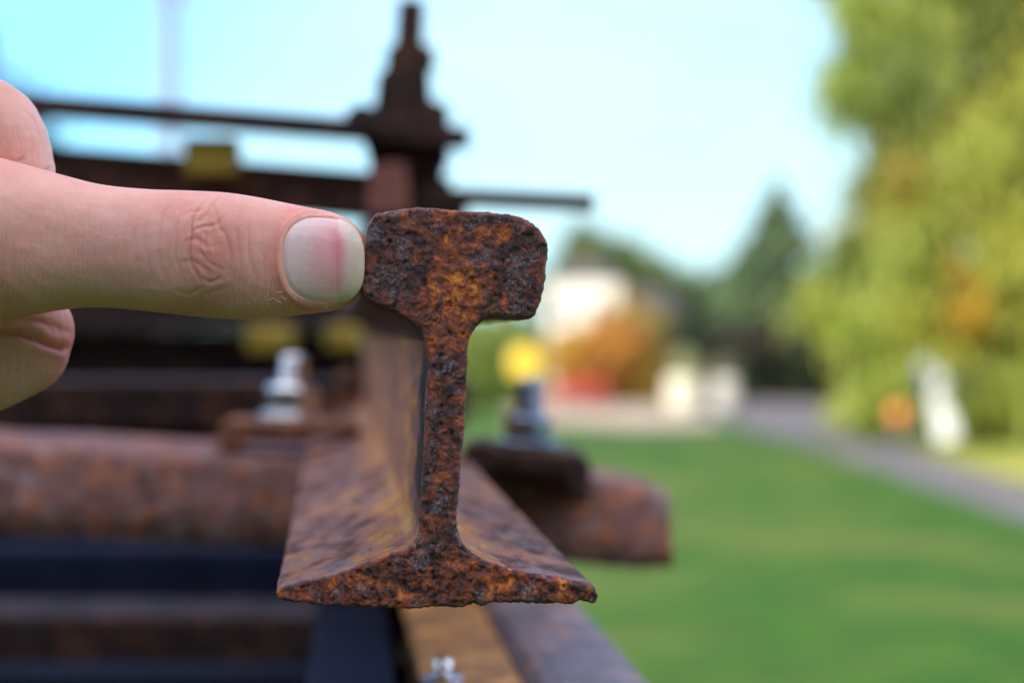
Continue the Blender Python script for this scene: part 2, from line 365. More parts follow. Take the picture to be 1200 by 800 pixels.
DG = [(.035, .06, .03), (.05, .075, .035), (.03, .05, .035)]
MG = [(.10, .16, .04), (.15, .21, .05), (.09, .13, .04)]
OR = [(.45, .22, .04), (.38, .2, .04), (.2, .2, .05)]

# the big yellow-green tree on the right, with orange patches
def big_tree():
    root = empty('broadleaf_tree', (8.4, 33, 0)); tag(root, 'tall yellow green tree with drooping leafy branches and orange patches, right of the path', 'tree', 'trees beside the path')
    g = np.random.default_rng(5); mb = MB(); limbs(mb, (0, 0, 0), (0, 0, 10.5), .35, 26, 4.2, g); mb.build('trunk', BARK, root, True)
    cl = []; cols = []
    S = 33/FPX
    def c(px, py, r, col, dy=0): # clump by its height and side offset
        cl.append(((px-600)*S-8.4, dy, H-(py-400)*S, r)); m_ = (.36, .40, .04); cols.append(tuple((a*.65+b*.35)*.85 for a, b in zip(col, m_)))
    for i in range(430):
        py = -260+770*g.random()
        left = 958 if py > 420 else 925 if py > 320 else 945 if py > 240 else 968 if py > 110 else 962
        px = left+45+ (500)*g.random()
        q_ = g.random(); col = YG[g.integers(5)] if q_ < .72 else MG[g.integers(3)] if q_ < .93 else (.55, .36, .07)
        c(px, py, .28+.42*g.random(), col, g.normal()*1.2)
    for (px, py, r) in [(1000, 20, .4), (1030, 60, .4), (1060, 20, .6), (992, 35, .25), (1090, 50, .5), (1010, 0, .4)]: c(px, py, r, YG[1], -.4)
    for (px, py, r) in [(1125, 335, .42), (1105, 368, .34), (1110, 150, .36), (1155, 215, .34), (1120, 225, .25), (1190, 120, .3)]: c(px, py, r, (.80, .40, .03), -1.4)
    for (px, py, r) in [(1020, 380, .42), (1040, 300, .5), (1080, 240, .5), (1010, 440, .4), (1060, 420, .5), (1150, 270, .5), (1090, 460, .4), (975, 370, .3), (1180, 440, .5)]: c(px, py, r, (.42, .50, .08), -1.3)
    leaves('crown', cl, 150000, .08, cols, root, droop=.6, seed=9)
big_tree()
tree('conifer', (7.6, 62, 0), 6.2, 3.4, 'dark spire shaped conifer in the distance beyond the dark hedge', 'tree', None, [(.12, .19, .10), (.09, .15, .10), (.15, .22, .09)], 20000, .14, 'cone', 3, low=.1)
tree('conifer', (10.3, 58, 0), 10.5, 2.0, 'tall blue green conifer rising behind the big yellow green tree', 'tree', None, [(.08, .13, .12), (.06, .11, .11)], 8000, .16, 'cone', 4, low=.1)
tree('broadleaf_tree', (3.4, 78, 0), 5.7, 2.7, 'round green tree rising behind the pale house', 'tree', 'trees behind the house', MG+[(.16, .18, .05)], 12000, .14, seed=6, low=.1)
tree('broadleaf_tree', (6.2, 80, 0), 4.4, 2.6, 'darker bushy tree between the pale house and the spire conifer', 'tree', 'trees behind the house', DG+MG, 12000, .14, seed=7, low=0)
tree('broadleaf_tree', (-11.9, 42, 0), 8.9, 3.0, 'dark tree at the top left corner behind the hand', 'tree', None, [(.03, .08, .07), (.04, .09, .08)], 16000, .13, seed=8)
def hedge(name, x0, x1, y, h, cols, label, n, depth=1.5, cat='hedge', size=.1, seed=2, group=None, kindv=None):
    g = np.random.default_rng(seed); cl = []
    for i in range(max(8, int((x1-x0)*4))):
        cl.append((x0+(x1-x0)*g.random(), y+depth*(g.random()-.5), h*(.15+.62*g.random()), h*.3))
    root = empty(name, ((x0+x1)/2, y, 0)); tag(root, label, cat, group, kindv)
    cl = [(c[0]-(x0+x1)/2, c[1]-y, c[2], c[3]) for c in cl]
    leaves('foliage', cl, n, size, cols, root, seed=seed)
    mb = MB()
    for i in range(5):
        x = (x1-x0)*(.1+.2*i)-(x1-x0)/2; mb.tube([(x, 0, 0), (x+.05, .03, h*.4), (x-.05, 0, h*.75)], [.05, .035, .01], 6)
    mb.build('stems', BARK, root, True)
hedge('hedge', 4.6, 8.3, 54, 2.0, [(.025, .045, .02), (.035, .05, .022), (.05, .045, .03)], 'dark green hedge at the far end of the gravel path', 11000, seed=21)
hedge('shrub', 3.1, 4.9, 58, 2.3, [(.09, .05, .025), (.05, .06, .025), (.07, .08, .03)], 'brownish shrub left of the dark hedge', 5000, seed=22, cat='shrub')
hedge('shrub', -1.2, .55, 48, 2.0, [(.25, .32, .07), (.2, .3, .07)], 'bright yellow green shrub seen just right of the rail web', 6000, seed=23, cat='shrub')
hedge('shrub', .95, 2.5, 52, 2.2, [(.6, .36, .05), (.5, .2, .05), (.55, .42, .1)], 'orange and yellow autumn shrub in front of the pale house', 5000, seed=24, cat='shrub', group='autumn shrubs by the house')
hedge('shrub', 2.5, 3.5, 53, 2.6, [(.5, .32, .05), (.35, .27, .06)], 'tall mustard yellow shrub at the right corner of the house', 4000, seed=25, cat='shrub', group='autumn shrubs by the house')
g_ = np.random.default_rng(77)
for (x0, x1, hh, sd) in [(-90, -10, 5, 31), (-12, 6, 3.2, 32), (6, 90, 6.5, 33)]:
    cl = [(x0+(x1-x0)*g_.random(), 108+10*g_.random(), hh*(.1+.6*g_.random()), hh*.3) for _ in range(int((x1-x0)*1.2))]
    o = leaves('distant_wood', cl, int((x1-x0)*260), .28, [(.07, .10, .05), (.09, .12, .05), (.06, .09, .055)], seed=sd)
    tag(o, {31: 'distant band of trees far behind the pile at the left', 32: 'distant low band of trees behind the house', 33: 'distant band of trees far behind the big tree at the right'}[sd], 'distant trees', None, 'stuff')

# ------------------------------------------------------------------ the pale house and what stands near it
def house():
    root = empty('house', (2.75, 60, 0)); tag(root, 'small pale rendered house with dark hipped roof beyond the lawn', 'house')
    x0, x1, y0, y1, hz = -1.75, .25, 0, 4, 3.3
    MB().box(((x0+x1)/2, 2, hz/2), (x1-x0, 4, hz)).build('wall', WHITE, root)
    b = MB(); e = .22
    b.add([(x0-e, -e, hz), (x1+e, -e, hz), (x1+e, 4+e, hz), (x0-e, 4+e, hz), (x0+.9, 1.6, hz+.32), (x1-.6, 1.6, hz+.32), (x1-.6, 2.4, hz+.32), (x0+.9, 2.4, hz+.32)],
          [(0, 1, 5, 4), (1, 2, 6, 5), (2, 3, 7, 6), (3, 0, 4, 7), (4, 5, 6, 7), (3, 2, 1, 0)])
    rf = b.build('roof', ROOF, root); MB().box((-.6, 2, hz+.45), (.3, .4, .4)).build('chimney', BRICK, rf)
    for (x, z) in [(-1.35, 2.35), (-.35, 2.35), (-.35, 1.1)]:
        w_ = MB().box((x, -.01, z), (.46, .06, .62)).build('window', FRAMEP, root)
        MB().box((x, -.045, z), (.36, .03, .52)).build('pane', GLASS, w_)
    d = MB().box((-1.3, -.015, .95), (.6, .07, 1.9)).build('door', FRAMEP, root)
    MB().box((-1.1, -.06, .95), (.03, .05, .12)).build('handle', ZINC, d)
    # lower dark lean-to at the right
    b = MB().box((1.1, 2.3, 1.3), (1.68, 3.2, 2.6)); b.build('side_wall', flat('grey_blue_boarding', (.16, .17, .22), .8, 0, .2, 4), root)
    b = MB(); b.add([(.27, .5, 3.3), (2.1, .5, 2.7), (2.1, 4.1, 2.7), (.27, 4.1, 3.3), (.27, .5, 2.6), (2.1, .5, 2.6), (2.1, 4.1, 2.6), (.27, 4.1, 2.6)],
                  [(0, 1, 2, 3), (7, 6, 5, 4), (0, 4, 5, 1), (1, 5, 6, 2), (2, 6, 7, 3), (3, 7, 4, 0)]); b.build('side_roof', ROOF, root)
house()
def bench():
    root = empty('garden_bench', (1.4, 47.5, 0)); tag(root, 'red slatted garden bench on the sandy yard before the house', 'bench')
    MB().box((0, 0, .45), (1.5, .42, .05)).build('seat', REDP, root, bevel=.01)
    MB().box((0, .2, .72), (1.5, .05, .36)).build('backrest', REDP, root, bevel=.01)
    for x in (-.68, .68):
        for y in (-.17, .17): MB().box((x, y, .215), (.07, .07, .42)).build('leg', REDP, root)
bench(); bpy.data.objects['garden_bench'].scale = (.85, 1, .62)
def barrel(name, X, Y, r, h, label, mat):
    root = MB().lathe((0, 0, 0), [(r*.82, 0), (r*.95, h*.1), (r, h*.35), (r, h*.65), (r*.95, h*.9), (r*.86, h*.96), (r*.84, h), (r*.6, h), (r*.58, h*.94), (.01, h*.94)], 28).build(name, mat, smooth=True)
    root.location = (X, Y, .012); tag(root, label, 'planter')
    return root
a_ = barrel('planter', 3.62, 46, .36, .74, 'wide cream planter at the near end of the sandy yard', CREAM)
leaves('plant', [(0, 0, .98, .3), (.15, .1, 1.0, .2)], 260, .05, [(.5, .5, .3), (.2, .3, .1)], a_, seed=41)
b_ = barrel('planter', 4.5, 46, .27, .72, 'narrower pale grey planter beside the path, right of the wide cream one', flat('pale_grey_stone', (.45, .42, .36), .7))
leaves('plant', [(0, 0, .9, .22)], 160, .05, [(.3, .3, .2)], b_, seed=42)
def sign(name, X, Y, z, r, mat, label, cat):
    root = empty(name, (X, Y, 0)); tag(root, label, cat)
    MB().lathe((0, -.05, z), [(r*.96, 0), (r, .01), (r, .03), (r*.96, .04)], 32, Vector((0, -1, 0))).build('disc', mat, root, True)
    MB().lathe((0, 0, 0), [(.035, 0), (.035, z+r*.4), (.03, z+r*.4+.01)], 12).build('post', GREYP, root, True)
sign('round_sign', .19, 32, 1.18, .23, YELSIGN, 'bright yellow round sign standing on the lawn just right of the rail web', 'sign')
sign('round_sign', 5.33, 30, .50, .13, ORNG, 'small orange round marker at the edge of the path by the white board', 'marker')
def board():
    root = empty('notice_board', (5.92, 30, 0)); tag(root, 'tall narrow white board leaning on a grey post beside the path', 'board')
    M = Matrix.Rotation(R(-7), 3, 'Y')
    MB().box((.04, 0, .62), (.28, .04, 1.0), M).build('panel', FRAMEP, root, bevel=.01)
    MB().lathe((-.2, .08, 0), [(.05, 0), (.05, 1.0), (.09, 1.02), (.11, 1.12), (.08, 1.22), (.02, 1.26)], 16).build('post', GREYP, root, True)
board()
def pole():
    root = empty('utility_pole', (-3.95, 25, 0)); tag(root, 'thin grey blue pole with a crossarm rising above the dark bars', 'pole')
    MB().lathe((0, 0, 0), [(.125, 0), (.115, 3), (.10, 6.2), (.03, 6.25)], 14).build('mast', GREYP, root, True)
    MB().box((.1, 0, 5.5), (.55, .06, .06)).build('crossarm', flat('faded_red_paint', (.35, .15, .16), .6), root)
    for x in (-.1, .3): MB().lathe((x, 0, 5.53), [(.03, 0), (.05, .04), (.03, .1), (.045, .14), (.01, .18)], 12).build('insulator', GREYP, root, True)
pole()
# unseen building added behind the camera to shade the pile and the near lawn
def shade_building():
    root = empty('shade_building', (0, -15, 0)); tag(root, 'long brown brick building added unseen behind the camera to shade the near lawn', 'shade_building')
    MB().box((-6, 0, 5.3), (48, 6, 10.6)).build('wall', BRICK, root)
    b = MB(); b.add([(-30.4, -3.4, 10.61), (18.4, -3.4, 10.61), (18.4, 3.4, 10.61), (-30.4, 3.4, 10.61), (-30.4, 0, 13.3), (18.4, 0, 13.3)],
                  [(0, 1, 5, 4), (2, 3, 4, 5), (0, 4, 3), (1, 2, 5), (3, 2, 1, 0)]); b.build('roof', ROOF, root)
    for i in range(6):
        MB().box((-24+i*7, 3.03, 2), (2.4, .1, 3.4)).build('door', TIMBER, root)
shade_building()

# ------------------------------------------------------------------ the rail whose cut end faces the camera
D0 = .454; MM = D0/FPX                                      # metres per photograph pixel in the plane of the cut face
VPX, VPY = 392, 387
dvec = Vector(((VPX-600)/FPX, 1, -(VPY-400)/FPX)); DV = dvec.normalized()   # rail direction
CUT = [(431, 269), (434, 259), (442, 251), (458, 247), (478, 244), (505, 243.5), (530, 246), (562, 248), (595, 251), (612, 255), (625, 262), (634, 270), (640, 281), (642, 297),
 (640, 316), (638, 337), (634, 352), (630, 363), (626, 370), (620, 374), (612, 373.5), (601, 371), (590, 370.5), (579, 371.5), (567, 376), (557, 385), (551, 396), (548.5, 410), (548, 428), (547, 447), (546, 470),
 (545, 492), (543.5, 513), (541, 537), (539.5, 559), (537, 585), (535.5, 605), (537, 622), (541, 634), (547, 642), (556, 649), (568, 656), (590, 664), (620, 671), (655, 677), (683, 683), (696, 687), (699.5, 693), (701, 701), (699, 707),
 (693, 707.5), (687, 705), (680, 703.5), (676, 706), (668, 707), (655, 706.5), (640, 707.5), (618, 706), (600, 706.5), (585, 705.5), (574, 706), (566, 709), (555, 708), (540, 711), (515, 711.5), (492, 712), (470, 713.5), (450, 711), (428, 711.5),
 (406, 710), (385, 709), (365, 707), (347, 705), (333, 704), (326, 700), (324, 694), (329, 688.5), (345, 684.5), (362, 680), (385, 675), (410, 667), (432, 658), (450, 651), (466, 645.5), (478, 641), (487, 633), (491, 622), (491.5, 605), (493, 588), (495, 560), (497, 530),
 (497.5, 505), (498, 485), (499, 466), (500, 452), (502, 430), (501, 412), (498, 398), (493, 387), (485, 378), (474, 371), (455, 363), (440, 356), (430, 350), (425, 344), (423.5, 336), (426, 322), (428, 305), (429.5, 288)]
def resample(P, step, closed=True):
    P = np.array(P, float)
    # Catmull-Rom then even spacing
    n = len(P); out = []
    for i in range(n):
        p0, p1, p2, p3 = P[(i-1) % n], P[i], P[(i+1) % n], P[(i+2) % n]
        for t in np.linspace(0, 1, 8, endpoint=False):
            out.append(.5*((2*p1)+(-p0+p2)*t+(2*p0-5*p1+4*p2-p3)*t*t+(-p0+3*p1-3*p2+p3)*t**3))
    Q = np.array(out); Q2 = np.vstack([Q, Q[:1]]); s = np.r_[0, np.cumsum(np.linalg.norm(np.diff(Q2, axis=0), axis=1))]
    m = int(s[-1]/step); u = np.linspace(0, s[-1], m, endpoint=False)
    return np.c_[np.interp(u, s, Q2[:, 0]), np.interp(u, s, Q2[:, 1])]
def rail_main(parent):
    STEP = 1.7                                              # px, about 0.3 mm
    B = resample(CUT, STEP); n = len(B)
    T = np.roll(B, -1, 0)-np.roll(B, 1, 0); T /= np.linalg.norm(T, axis=1)[:, None]; Nn = np.c_[T[:, 1], -T[:, 0]]
    c_ = B.mean(0)
    # outward normal sign (polygon is clockwise in image space with y down)
    area = .5*np.sum(B[:, 0]*np.roll(B[:, 1], -1)-np.roll(B[:, 0], -1)*B[:, 1]);  Nn = Nn if area > 0 else -Nn
    P3 = np.c_[B, np.zeros(n)]
    jag = fbm(P3, 16, 3, 3)*1.6+fbm(P3, 5, 2, 8)*1.0
    foot = (B[:, 1] > 640); jag = jag*np.where(foot, 1.5, 1.0)
    Bf = B+Nn*jag[:, None]                                  # cut outline, chipped
    rad = 5.0                                               # rounding of the cut's edge
    # interior grid points
    x0, y0 = Bf.min(0); x1, y1 = Bf.max(0)
    gx, gy = np.meshgrid(np.arange(x0, x1, STEP), np.arange(y0, y1, STEP)); G = np.c_[gx.ravel(), gy.ravel()]; G += rng.uniform(-.35, .35, G.shape)
    def inside(Pq, poly):
        r = np.zeros(len(Pq), bool); a = poly; b = np.roll(poly, -1, 0)
        for (ax, ay), (bx, by) in zip(a, b):
            if ay == by: continue
            c = ((ay > Pq[:, 1]) != (by > Pq[:, 1])) & (Pq[:, 0] < (bx-ax)*(Pq[:, 1]-ay)/(by-ay)+ax); r ^= c
        return r
    G = G[inside(G, Bf)]
    def dist(Pq):
        d = np.full(len(Pq), 1e9)
        for i in range(0, len(Bf)):
            a = Bf[i]; b = Bf[(i+1) % n]; ab = b-a; t = np.clip(((Pq-a)@ab)/(ab@ab), 0, 1); d = np.minimum(d, np.linalg.norm(Pq-a-t[:, None]*ab, axis=1))
        return d
    dg = dist(G); G = G[dg > 1.0]; dg = dg[dg > 1.0]
    pts = np.vstack([Bf, G]); ed = [(i, (i+1) % n) for i in range(n)]
    r = geometry.delaunay_2d_cdt([Vector(p) for p in pts], ed, [], 1, 1e-4)
    V2 = np.array([tuple(v) for v in r[0]]); Ft = r[2]
    dv = np.zeros(len(V2)); src = r[3]
    dall = np.r_[np.zeros(n), dg]
    for i, s in enumerate(src): dv[i] = dall[s[0]] if len(s) else 0
    Q = np.c_[V2, np.zeros(len(V2))]
    # relief, px: toward camera positive
    rel = fbm(Q, 60, 3, 20)*3.0+fbm(Q, 16, 4, 24)*2.6+fbm(Q, 5, 2, 29)*.9
    p = fbm(Q, 9, 2, 33); rel -= np.clip(p-.3, 0, 1)*5
    p = fbm(Q, 20, 2, 36); rel += np.clip(p-.2, 0, .3)*5
    if True: rel = np.where(V2[:, 1] > 640, rel*1.5, rel)
    edge = np.clip(dv/rad, 0, 1); rnd = rad*(1-np.sqrt(np.clip(1-(1-edge)**2, 0, 1)))
    rel = rel*np.clip(dv/4, .0, 1)-rnd*.9
    zone = np.exp(-((V2[:, 0]-530)/50)**2-((V2[:, 1]-345)/75)**2)*1.1+.25+.35*np.exp(-((V2[:, 0]-560)/200)**2-((V2[:, 1]-690)/30)**2)
    zone -= .4*np.exp(-((V2[:, 0]-445)/35)**2-((V2[:, 1]-310)/50)**2)+.35*np.exp(-((V2[:, 0]-612)/35)**2-((V2[:, 1]-325)/45)**2)
    zone += .35*fbm(Q, 70, 2, 41)
    def w3(px, py, depth):  # image-plane px + depth in metres along the rail
        X = (px-600)*MM; Z = H-(py-400)*MM
        return np.c_[X+dvec[0]*depth, D0+depth, Z+dvec[2]*depth]
    Vf = w3(V2[:, 0], V2[:, 1], -rel*MM)
    # boundary vertices of the cap in order
    bidx = [None]*n
    for i, s in enumerate(src):
        for q in s:
            if q < n and bidx[q] is None: bidx[q] = i
    bidx = [b if b is not None else bidx[k-1] for k, b in enumerate(bidx)]
    # rings behind the cap
    deps = []; d = .0006; st = .0006
    while d < .99: deps.append(d); d += st; st = min(st*1.035, .006 if d < .5 else .02)
    # the rest of the length is plain
    rings = []; zr = []; dr = []
    relb = rel[np.array(bidx)]
    for dp in deps:
        k = math.exp(-dp/.0012)
        Pp = np.c_[B[:, 0], B[:, 1], np.full(n, dp/MM)]
        nz = fbm(Pp*np.array([1, 1, .35]), 34, 4, 51)*2.2+fbm(Pp*np.array([1, 1, .6]), 9, 2, 58)*.8
        nz *= 1-math.exp(-dp/.003)
        Bc = B+Nn*(jag*k+nz*.9+.4*(1-k))[:, None]
        rings.append(w3(Bc[:, 0], Bc[:, 1], np.maximum(dp+rnd[np.array(bidx)]*.9*MM*1.0, dp)))
        fil = np.exp(-((B[:, 0]-515)/(70+35*np.exp(-dp/.03)))**4)*np.exp(-((B[:, 1]-655)/30)**2)*(.75+.5*fbm(Pp*np.array([1, 1, .12]), 40, 2, 68))
        web = ((B[:, 1] > 385) & (B[:, 1] < 640))*.5
        zr.append(.12+1.25*fil+web+.2*fbm(Pp*np.array([1, 1, .25]), 60, 2, 63))
        shade_tint = (B[:, 0] < 515)*np.exp(-((B[:, 1]-505)/105)**6)*np.exp(-(dp/(.034+.02*fbm(Pp*np.array([.6, .6, .12]), 30, 2, 66)))**4)+(B[:, 1] < 400)*(B[:, 1] > 335)*.8  # shadow line beside the cut painted into the rust, head's underside darkened too
        dr.append(np.clip(shade_tint, 0, .92))
    base = len(Vf); allV = np.vstack([Vf]+rings); zz = np.concatenate([zone]+zr)
    F = [tuple(f) for f in Ft]; mats = [0]*len(F)
    def ring_idx(j): return [base+j*n+i for i in range(n)]
    prev = list(bidx)
    for j in range(len(deps)):
        cur = ring_idx(j)
        for i in range(n):
            k = (i+1) % n
            if prev[i] == prev[k]: F.append((prev[i], cur[k], cur[i]))
            else: F.append((prev[i], prev[k], cur[k], cur[i]))
            mats.append(1 if deps[j] > .0012 else 0)
        prev = cur
    F.append(tuple(prev)); mats.append(1)
    og = tuple(w3(np.array([515.]), np.array([707.]), 0)[0])
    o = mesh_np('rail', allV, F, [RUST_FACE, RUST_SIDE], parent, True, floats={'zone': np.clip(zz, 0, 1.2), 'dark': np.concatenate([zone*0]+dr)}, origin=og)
    me = o.data; me.polygons.foreach_set('material_index', mats)
    bm = bmesh.new(); bm.from_mesh(me); bmesh.ops.recalc_face_normals(bm, faces=bm.faces); bm.to_mesh(me); bm.free()
    return o

# plain rail section, millimetres, origin at the middle of the foot
SEC = [(-32.5, 0), (32.5, 0), (32.5, 3), (12, 8.5), (6.5, 12), (5, 18), (5, 52), (7, 57.5), (11, 59), (17, 59.5), (18.5, 61.5), (18.5, 76), (16, 80), (9, 81.2), (0, 81.6),
       (-9, 81.2), (-16, 80), (-18.5, 76), (-18.5, 61.5), (-17, 59.5), (-11, 59), (-7, 57.5), (-5, 52), (-5, 18), (-6.5, 12), (-12, 8.5), (-32.5, 3)]
SECM = [(x/1000, y/1000) for x, y in SEC]
def plain_rail(name, A, B, mat, parent=None, up=Vector((0, 0, 1)), flip=False):
    return MB().extrude(SECM, A, B, up, cuts=12).build(name, mat, parent, bevel=.0012, origin=Vector(A), bseg=1)

panel = empty('track_panel', (0, .95, H-.06)); tag(panel, 'rusty narrow gauge track panel whose cut rail end faces the camera', 'track panel')
panel_inv = Matrix.Translation(-panel.location)
def under(o, p):                                            # parent, keeping place
    o.parent = p; o.matrix_parent_inverse = Matrix.Translation(-p.matrix_basis.translation) if not p.parent else (Matrix.Translation(-p.matrix_basis.translation)@p.matrix_parent_inverse.inverted() if False else Matrix.Identity(4))
    return o
r1 = rail_main(None); r1.location = r1.location-panel.location; r1.parent = panel
r1['label'] = 'rusted rail with a pitted cut end'
GO = Vector((-.61, -.05, .034))                              # the panel's other rail, one gauge to the left
A = Vector(((515-600)*MM, D0, H-(707-400)*MM))+GO+DV*.06
o = plain_rail('rail', A, A+DV*.9, RUST_SIDE, None); o.location -= panel.location; o.parent = panel

# steel trough sleepers, crosswise, end turned down at the right
def sleeper(k, xr=788, label=None, mat=RUST_SLEEPER, seed=0, lift=0, Lw=.145, hgt=.036, xl=-2000, roll=.055, bend=True):
    Yc = D0*k; fy = VPY+(711-VPY)/k+1                        # underside of the rail foot in the picture, at distance k
    cx = VPX+(515-VPX)/k
    C = at(cx, fy, Yc); rr = Vector((math.cos(R(4.7)), math.sin(R(4.7)), -roll)).normalized()
    L1 = (xr-cx)*Yc/FPX; n1 = 260
    us = np.linspace(-.80, L1, n1)
    sec = []                                                 # outer trough outline then inner, (along rail, height)
    oh = [(-.012, -hgt), (-.006, -hgt*.55), (-.001, -.005), (.0008, -.0015), (.004, 0), (Lw*.3, .0008), (Lw*.5, .001), (Lw*.7, .0008), (Lw-.009, 0), (Lw-.003, -.002), (Lw, -.007), (Lw+.006, -hgt*.55), (Lw+.012, -hgt)]
    ih = [(Lw+.004, -hgt), (Lw-.006, -.012), (Lw*.5, -.009), (.006, -.012), (-.004, -hgt)]
    sec = oh+ih; m = len(sec); V = []; F = []
    for u in us:
        e = max(0, (u-(L1-.055))/.055) if bend else 0; e2 = max(0, (-.80+.055-u)/.055) if bend else 0
        dz = -.006*(e+e2)
        for (a, z) in sec:
            zz = z*(1-.15*max(e, e2)**2) if z < -.02 else z
            V.append(C+rr*u+DV*a+Vector((0, 0, zz+dz+lift)))
    V = np.array([tuple(v) for v in V])
    V[:, 2] += fbm(V, .03, 4, 70+seed)*.0011; V[:, 1] += fbm(V, .025, 4, 75+seed)*.0026
    for j in range(n1-1):
        for i in range(m):
            q = (i+1) % m; F.append((j*m+i, j*m+q, (j+1)*m+q, (j+1)*m+i))
    oi = list(range(len(oh))); ii = list(range(len(oh), m))
    F.append(tuple(range(m))[::-1]); F.append(tuple((n1-1)*m+i for i in oi))
    F.append(tuple((n1-1)*m+i for i in range(m)))
    o = mesh_np('sleeper', V, F[:-1], mat, None, True, origin=tuple(C)); o.location = C-panel.location
    o.parent = panel; return C, rr
SC, SR = sleeper(2.06)

# rail clips with bolts, parts of the panel
def clip(c, wid, dep, th, mat, lip, flipx, zb, boltmat, nutmat, studh, yaw=0, nr=.0105):
    """c: centre of the plate's underside"""
    M = Matrix.Rotation(R(4.7)+yaw, 3, 'Z')@Matrix.Rotation(R(3), 3, 'Y')
    s = -1 if flipx else 1
    prof = [(-wid/2*s, -lip), (-wid/2*s, th*.55), (-wid*.42*s, th), (wid*.2*s, th), (wid*.34*s, th*1.25), (wid*.5*s, th*1.05), (wid*.5*s, th*.35), (wid*.3*s, th*.2), (wid*.05*s, 0), (-wid*.3*s, 0), (-wid*.36*s, -lip)]
    A = c+M@Vector((0, -dep/2, 0)); B = c+M@Vector((0, dep/2, 0)); mb = MB()
    n = len(prof); V = []
    for P in (A, B):
        for (x, z) in prof: V.append(P+M@Vector((x, 0, z)))
    F = [(i, (i+1) % n, n+(i+1) % n, n+i) for i in range(n)]+[tuple(range(n))[::-1], tuple(range(n, 2*n))]
    mb.add(V, F); o = mb.build('clip', mat, None, False, bevel=.0018, origin=c); o.location -= panel.location; o.parent = panel
    ax = M@Vector((0, 0, 1)); top = c+ax*th*1.0
    def ch(mb_, name, m_, sm=False, bv=0):
        q = mb_.build(name, m_, None, sm, bevel=bv, origin=c); q.location = (0, 0, 0); q.parent = o; return q
    ch(MB().lathe(top, [(.0145, 0), (.015, .0006), (.015, .0022), (.0142, .0028)], 36, ax), 'washer', nutmat, False)
    t2 = top+ax*.003
    hexp = [(nr*.90, 0), (nr, .0012), (nr, zb-.0016), (nr*.86, zb)]
    ch(MB().lathe(t2, hexp, 6, ax, phase=.3), 'nut', nutmat, False, .0006)
    t3 = t2+ax*(zb+.0001); pr = [(.0062, 0)]; z = 0
    while z < studh: pr += [(.0063, z+.0003), (.0054, z+.0009), (.0063, z+.0015)]; z += .0017
    pr += [(.0058, z+.0006), (.0035, z+.0016), (.0008, z+.002)]
    ch(MB().lathe(t3, pr, 24, ax), 'bolt', boltmat, True)
    return o
Yl = .975
clip(at(340, 512, Yl), .062, .05, .0075, RUST_CLIP, .0075, False, .013, ZINC, ZINC, .011, nr=.0125)
clip(at(616, 551, .93), .054, .058, .010, RUST_DARK, .0115, True, .011, BLUED, BLUED, .0125, yaw=-.08)
# a third clip further back on the left flange
clip(at(408, 486, 1.33), .05, .05, .01, RUST_CLIP, .005, False, .010, RUST_CLIP, RUST_CLIP, .003)

# ------------------------------------------------------------------ what lies under the panel
def beam(name, A, B, wdt, hgt, mat, label, cat, group=None, bev=.003, up=Vector((0, 0, 1))):
    p = [(-wdt/2, 0), (wdt/2, 0), (wdt/2, hgt), (-wdt/2, hgt)]
    o = MB().extrude(p, A, B, up, 10).build(name, mat, None, bevel=bev, origin=Vector(A)); return tag(o, label, cat, group)
A = Vector((.0255, .635, H-.100-.0816)); A = A-DV*.12
o = plain_rail('rail', A, A+DV*1.5, RUST_HEAD); tag(o, 'lower rail with a blue grey running surface, beneath the cut rail and nearest the lawn', 'rail')
fb = Vector((-.0115, .667, H-.1095))-DV*.1
beam('flat_bar', fb, fb+DV*1.4, .032, .0045, RUST_ORANGE, 'orange brown flat bar beneath the rail foot, left of the blue grey rail', 'flat bar')
# the support the flat bar lies on
beam('steel_channel', (-.014-.028, .56, H-.181), (-.014-.13, 1.99, H-.181), .03, .0710, BLUE, 'dark blue black steel channel carrying the orange brown flat bar', 'steel channel')
bt = at(519, 800, .655)
root = empty('hex_bolt', bt); tag(root, 'small zinc bolt standing at the bottom edge beside the orange brown bar', 'bolt')
MB().lathe((0, 0, -.001), [(.006, 0), (.006, .003), (.0058, .0032)], 6).build('head', ZINC, root, bevel=.0004)
MB().lathe((0, 0, .0024), [(.003, 0), (.003, .0035), (.0022, .005), (.0005, .0054)], 20).build('shank', ZINC, root, True)
# crosswise beams of the stack below, at the left
beam('steel_beam', at(-900, 772, 1.30), at(478, 776, 1.30), .09, .033, RUST_DARK, 'dark rusty crosswise beam below the sleeper, lower left', 'steel beam', 'beams under the panel')
beam('steel_beam', at(-900, 700, 1.62), at(470, 700, 1.62), .06, .04, BLUE, 'upper dark blue painted beam in the gap below the sleeper', 'steel beam', 'beams under the panel')
beam('steel_beam', at(-900, 845, 1.12), at(480, 850, 1.12), .07, .028, BLUE, 'lower dark blue painted beam at the bottom left edge', 'steel beam', 'beams under the panel')
beam('steel_beam', Vector((-.39, .62, H-.165)), Vector((-.30, 1.2, H-.098)), .03, .02, RUST_DARK, 'dark diagonal bar rising behind the sleeper at the far left', 'steel beam')
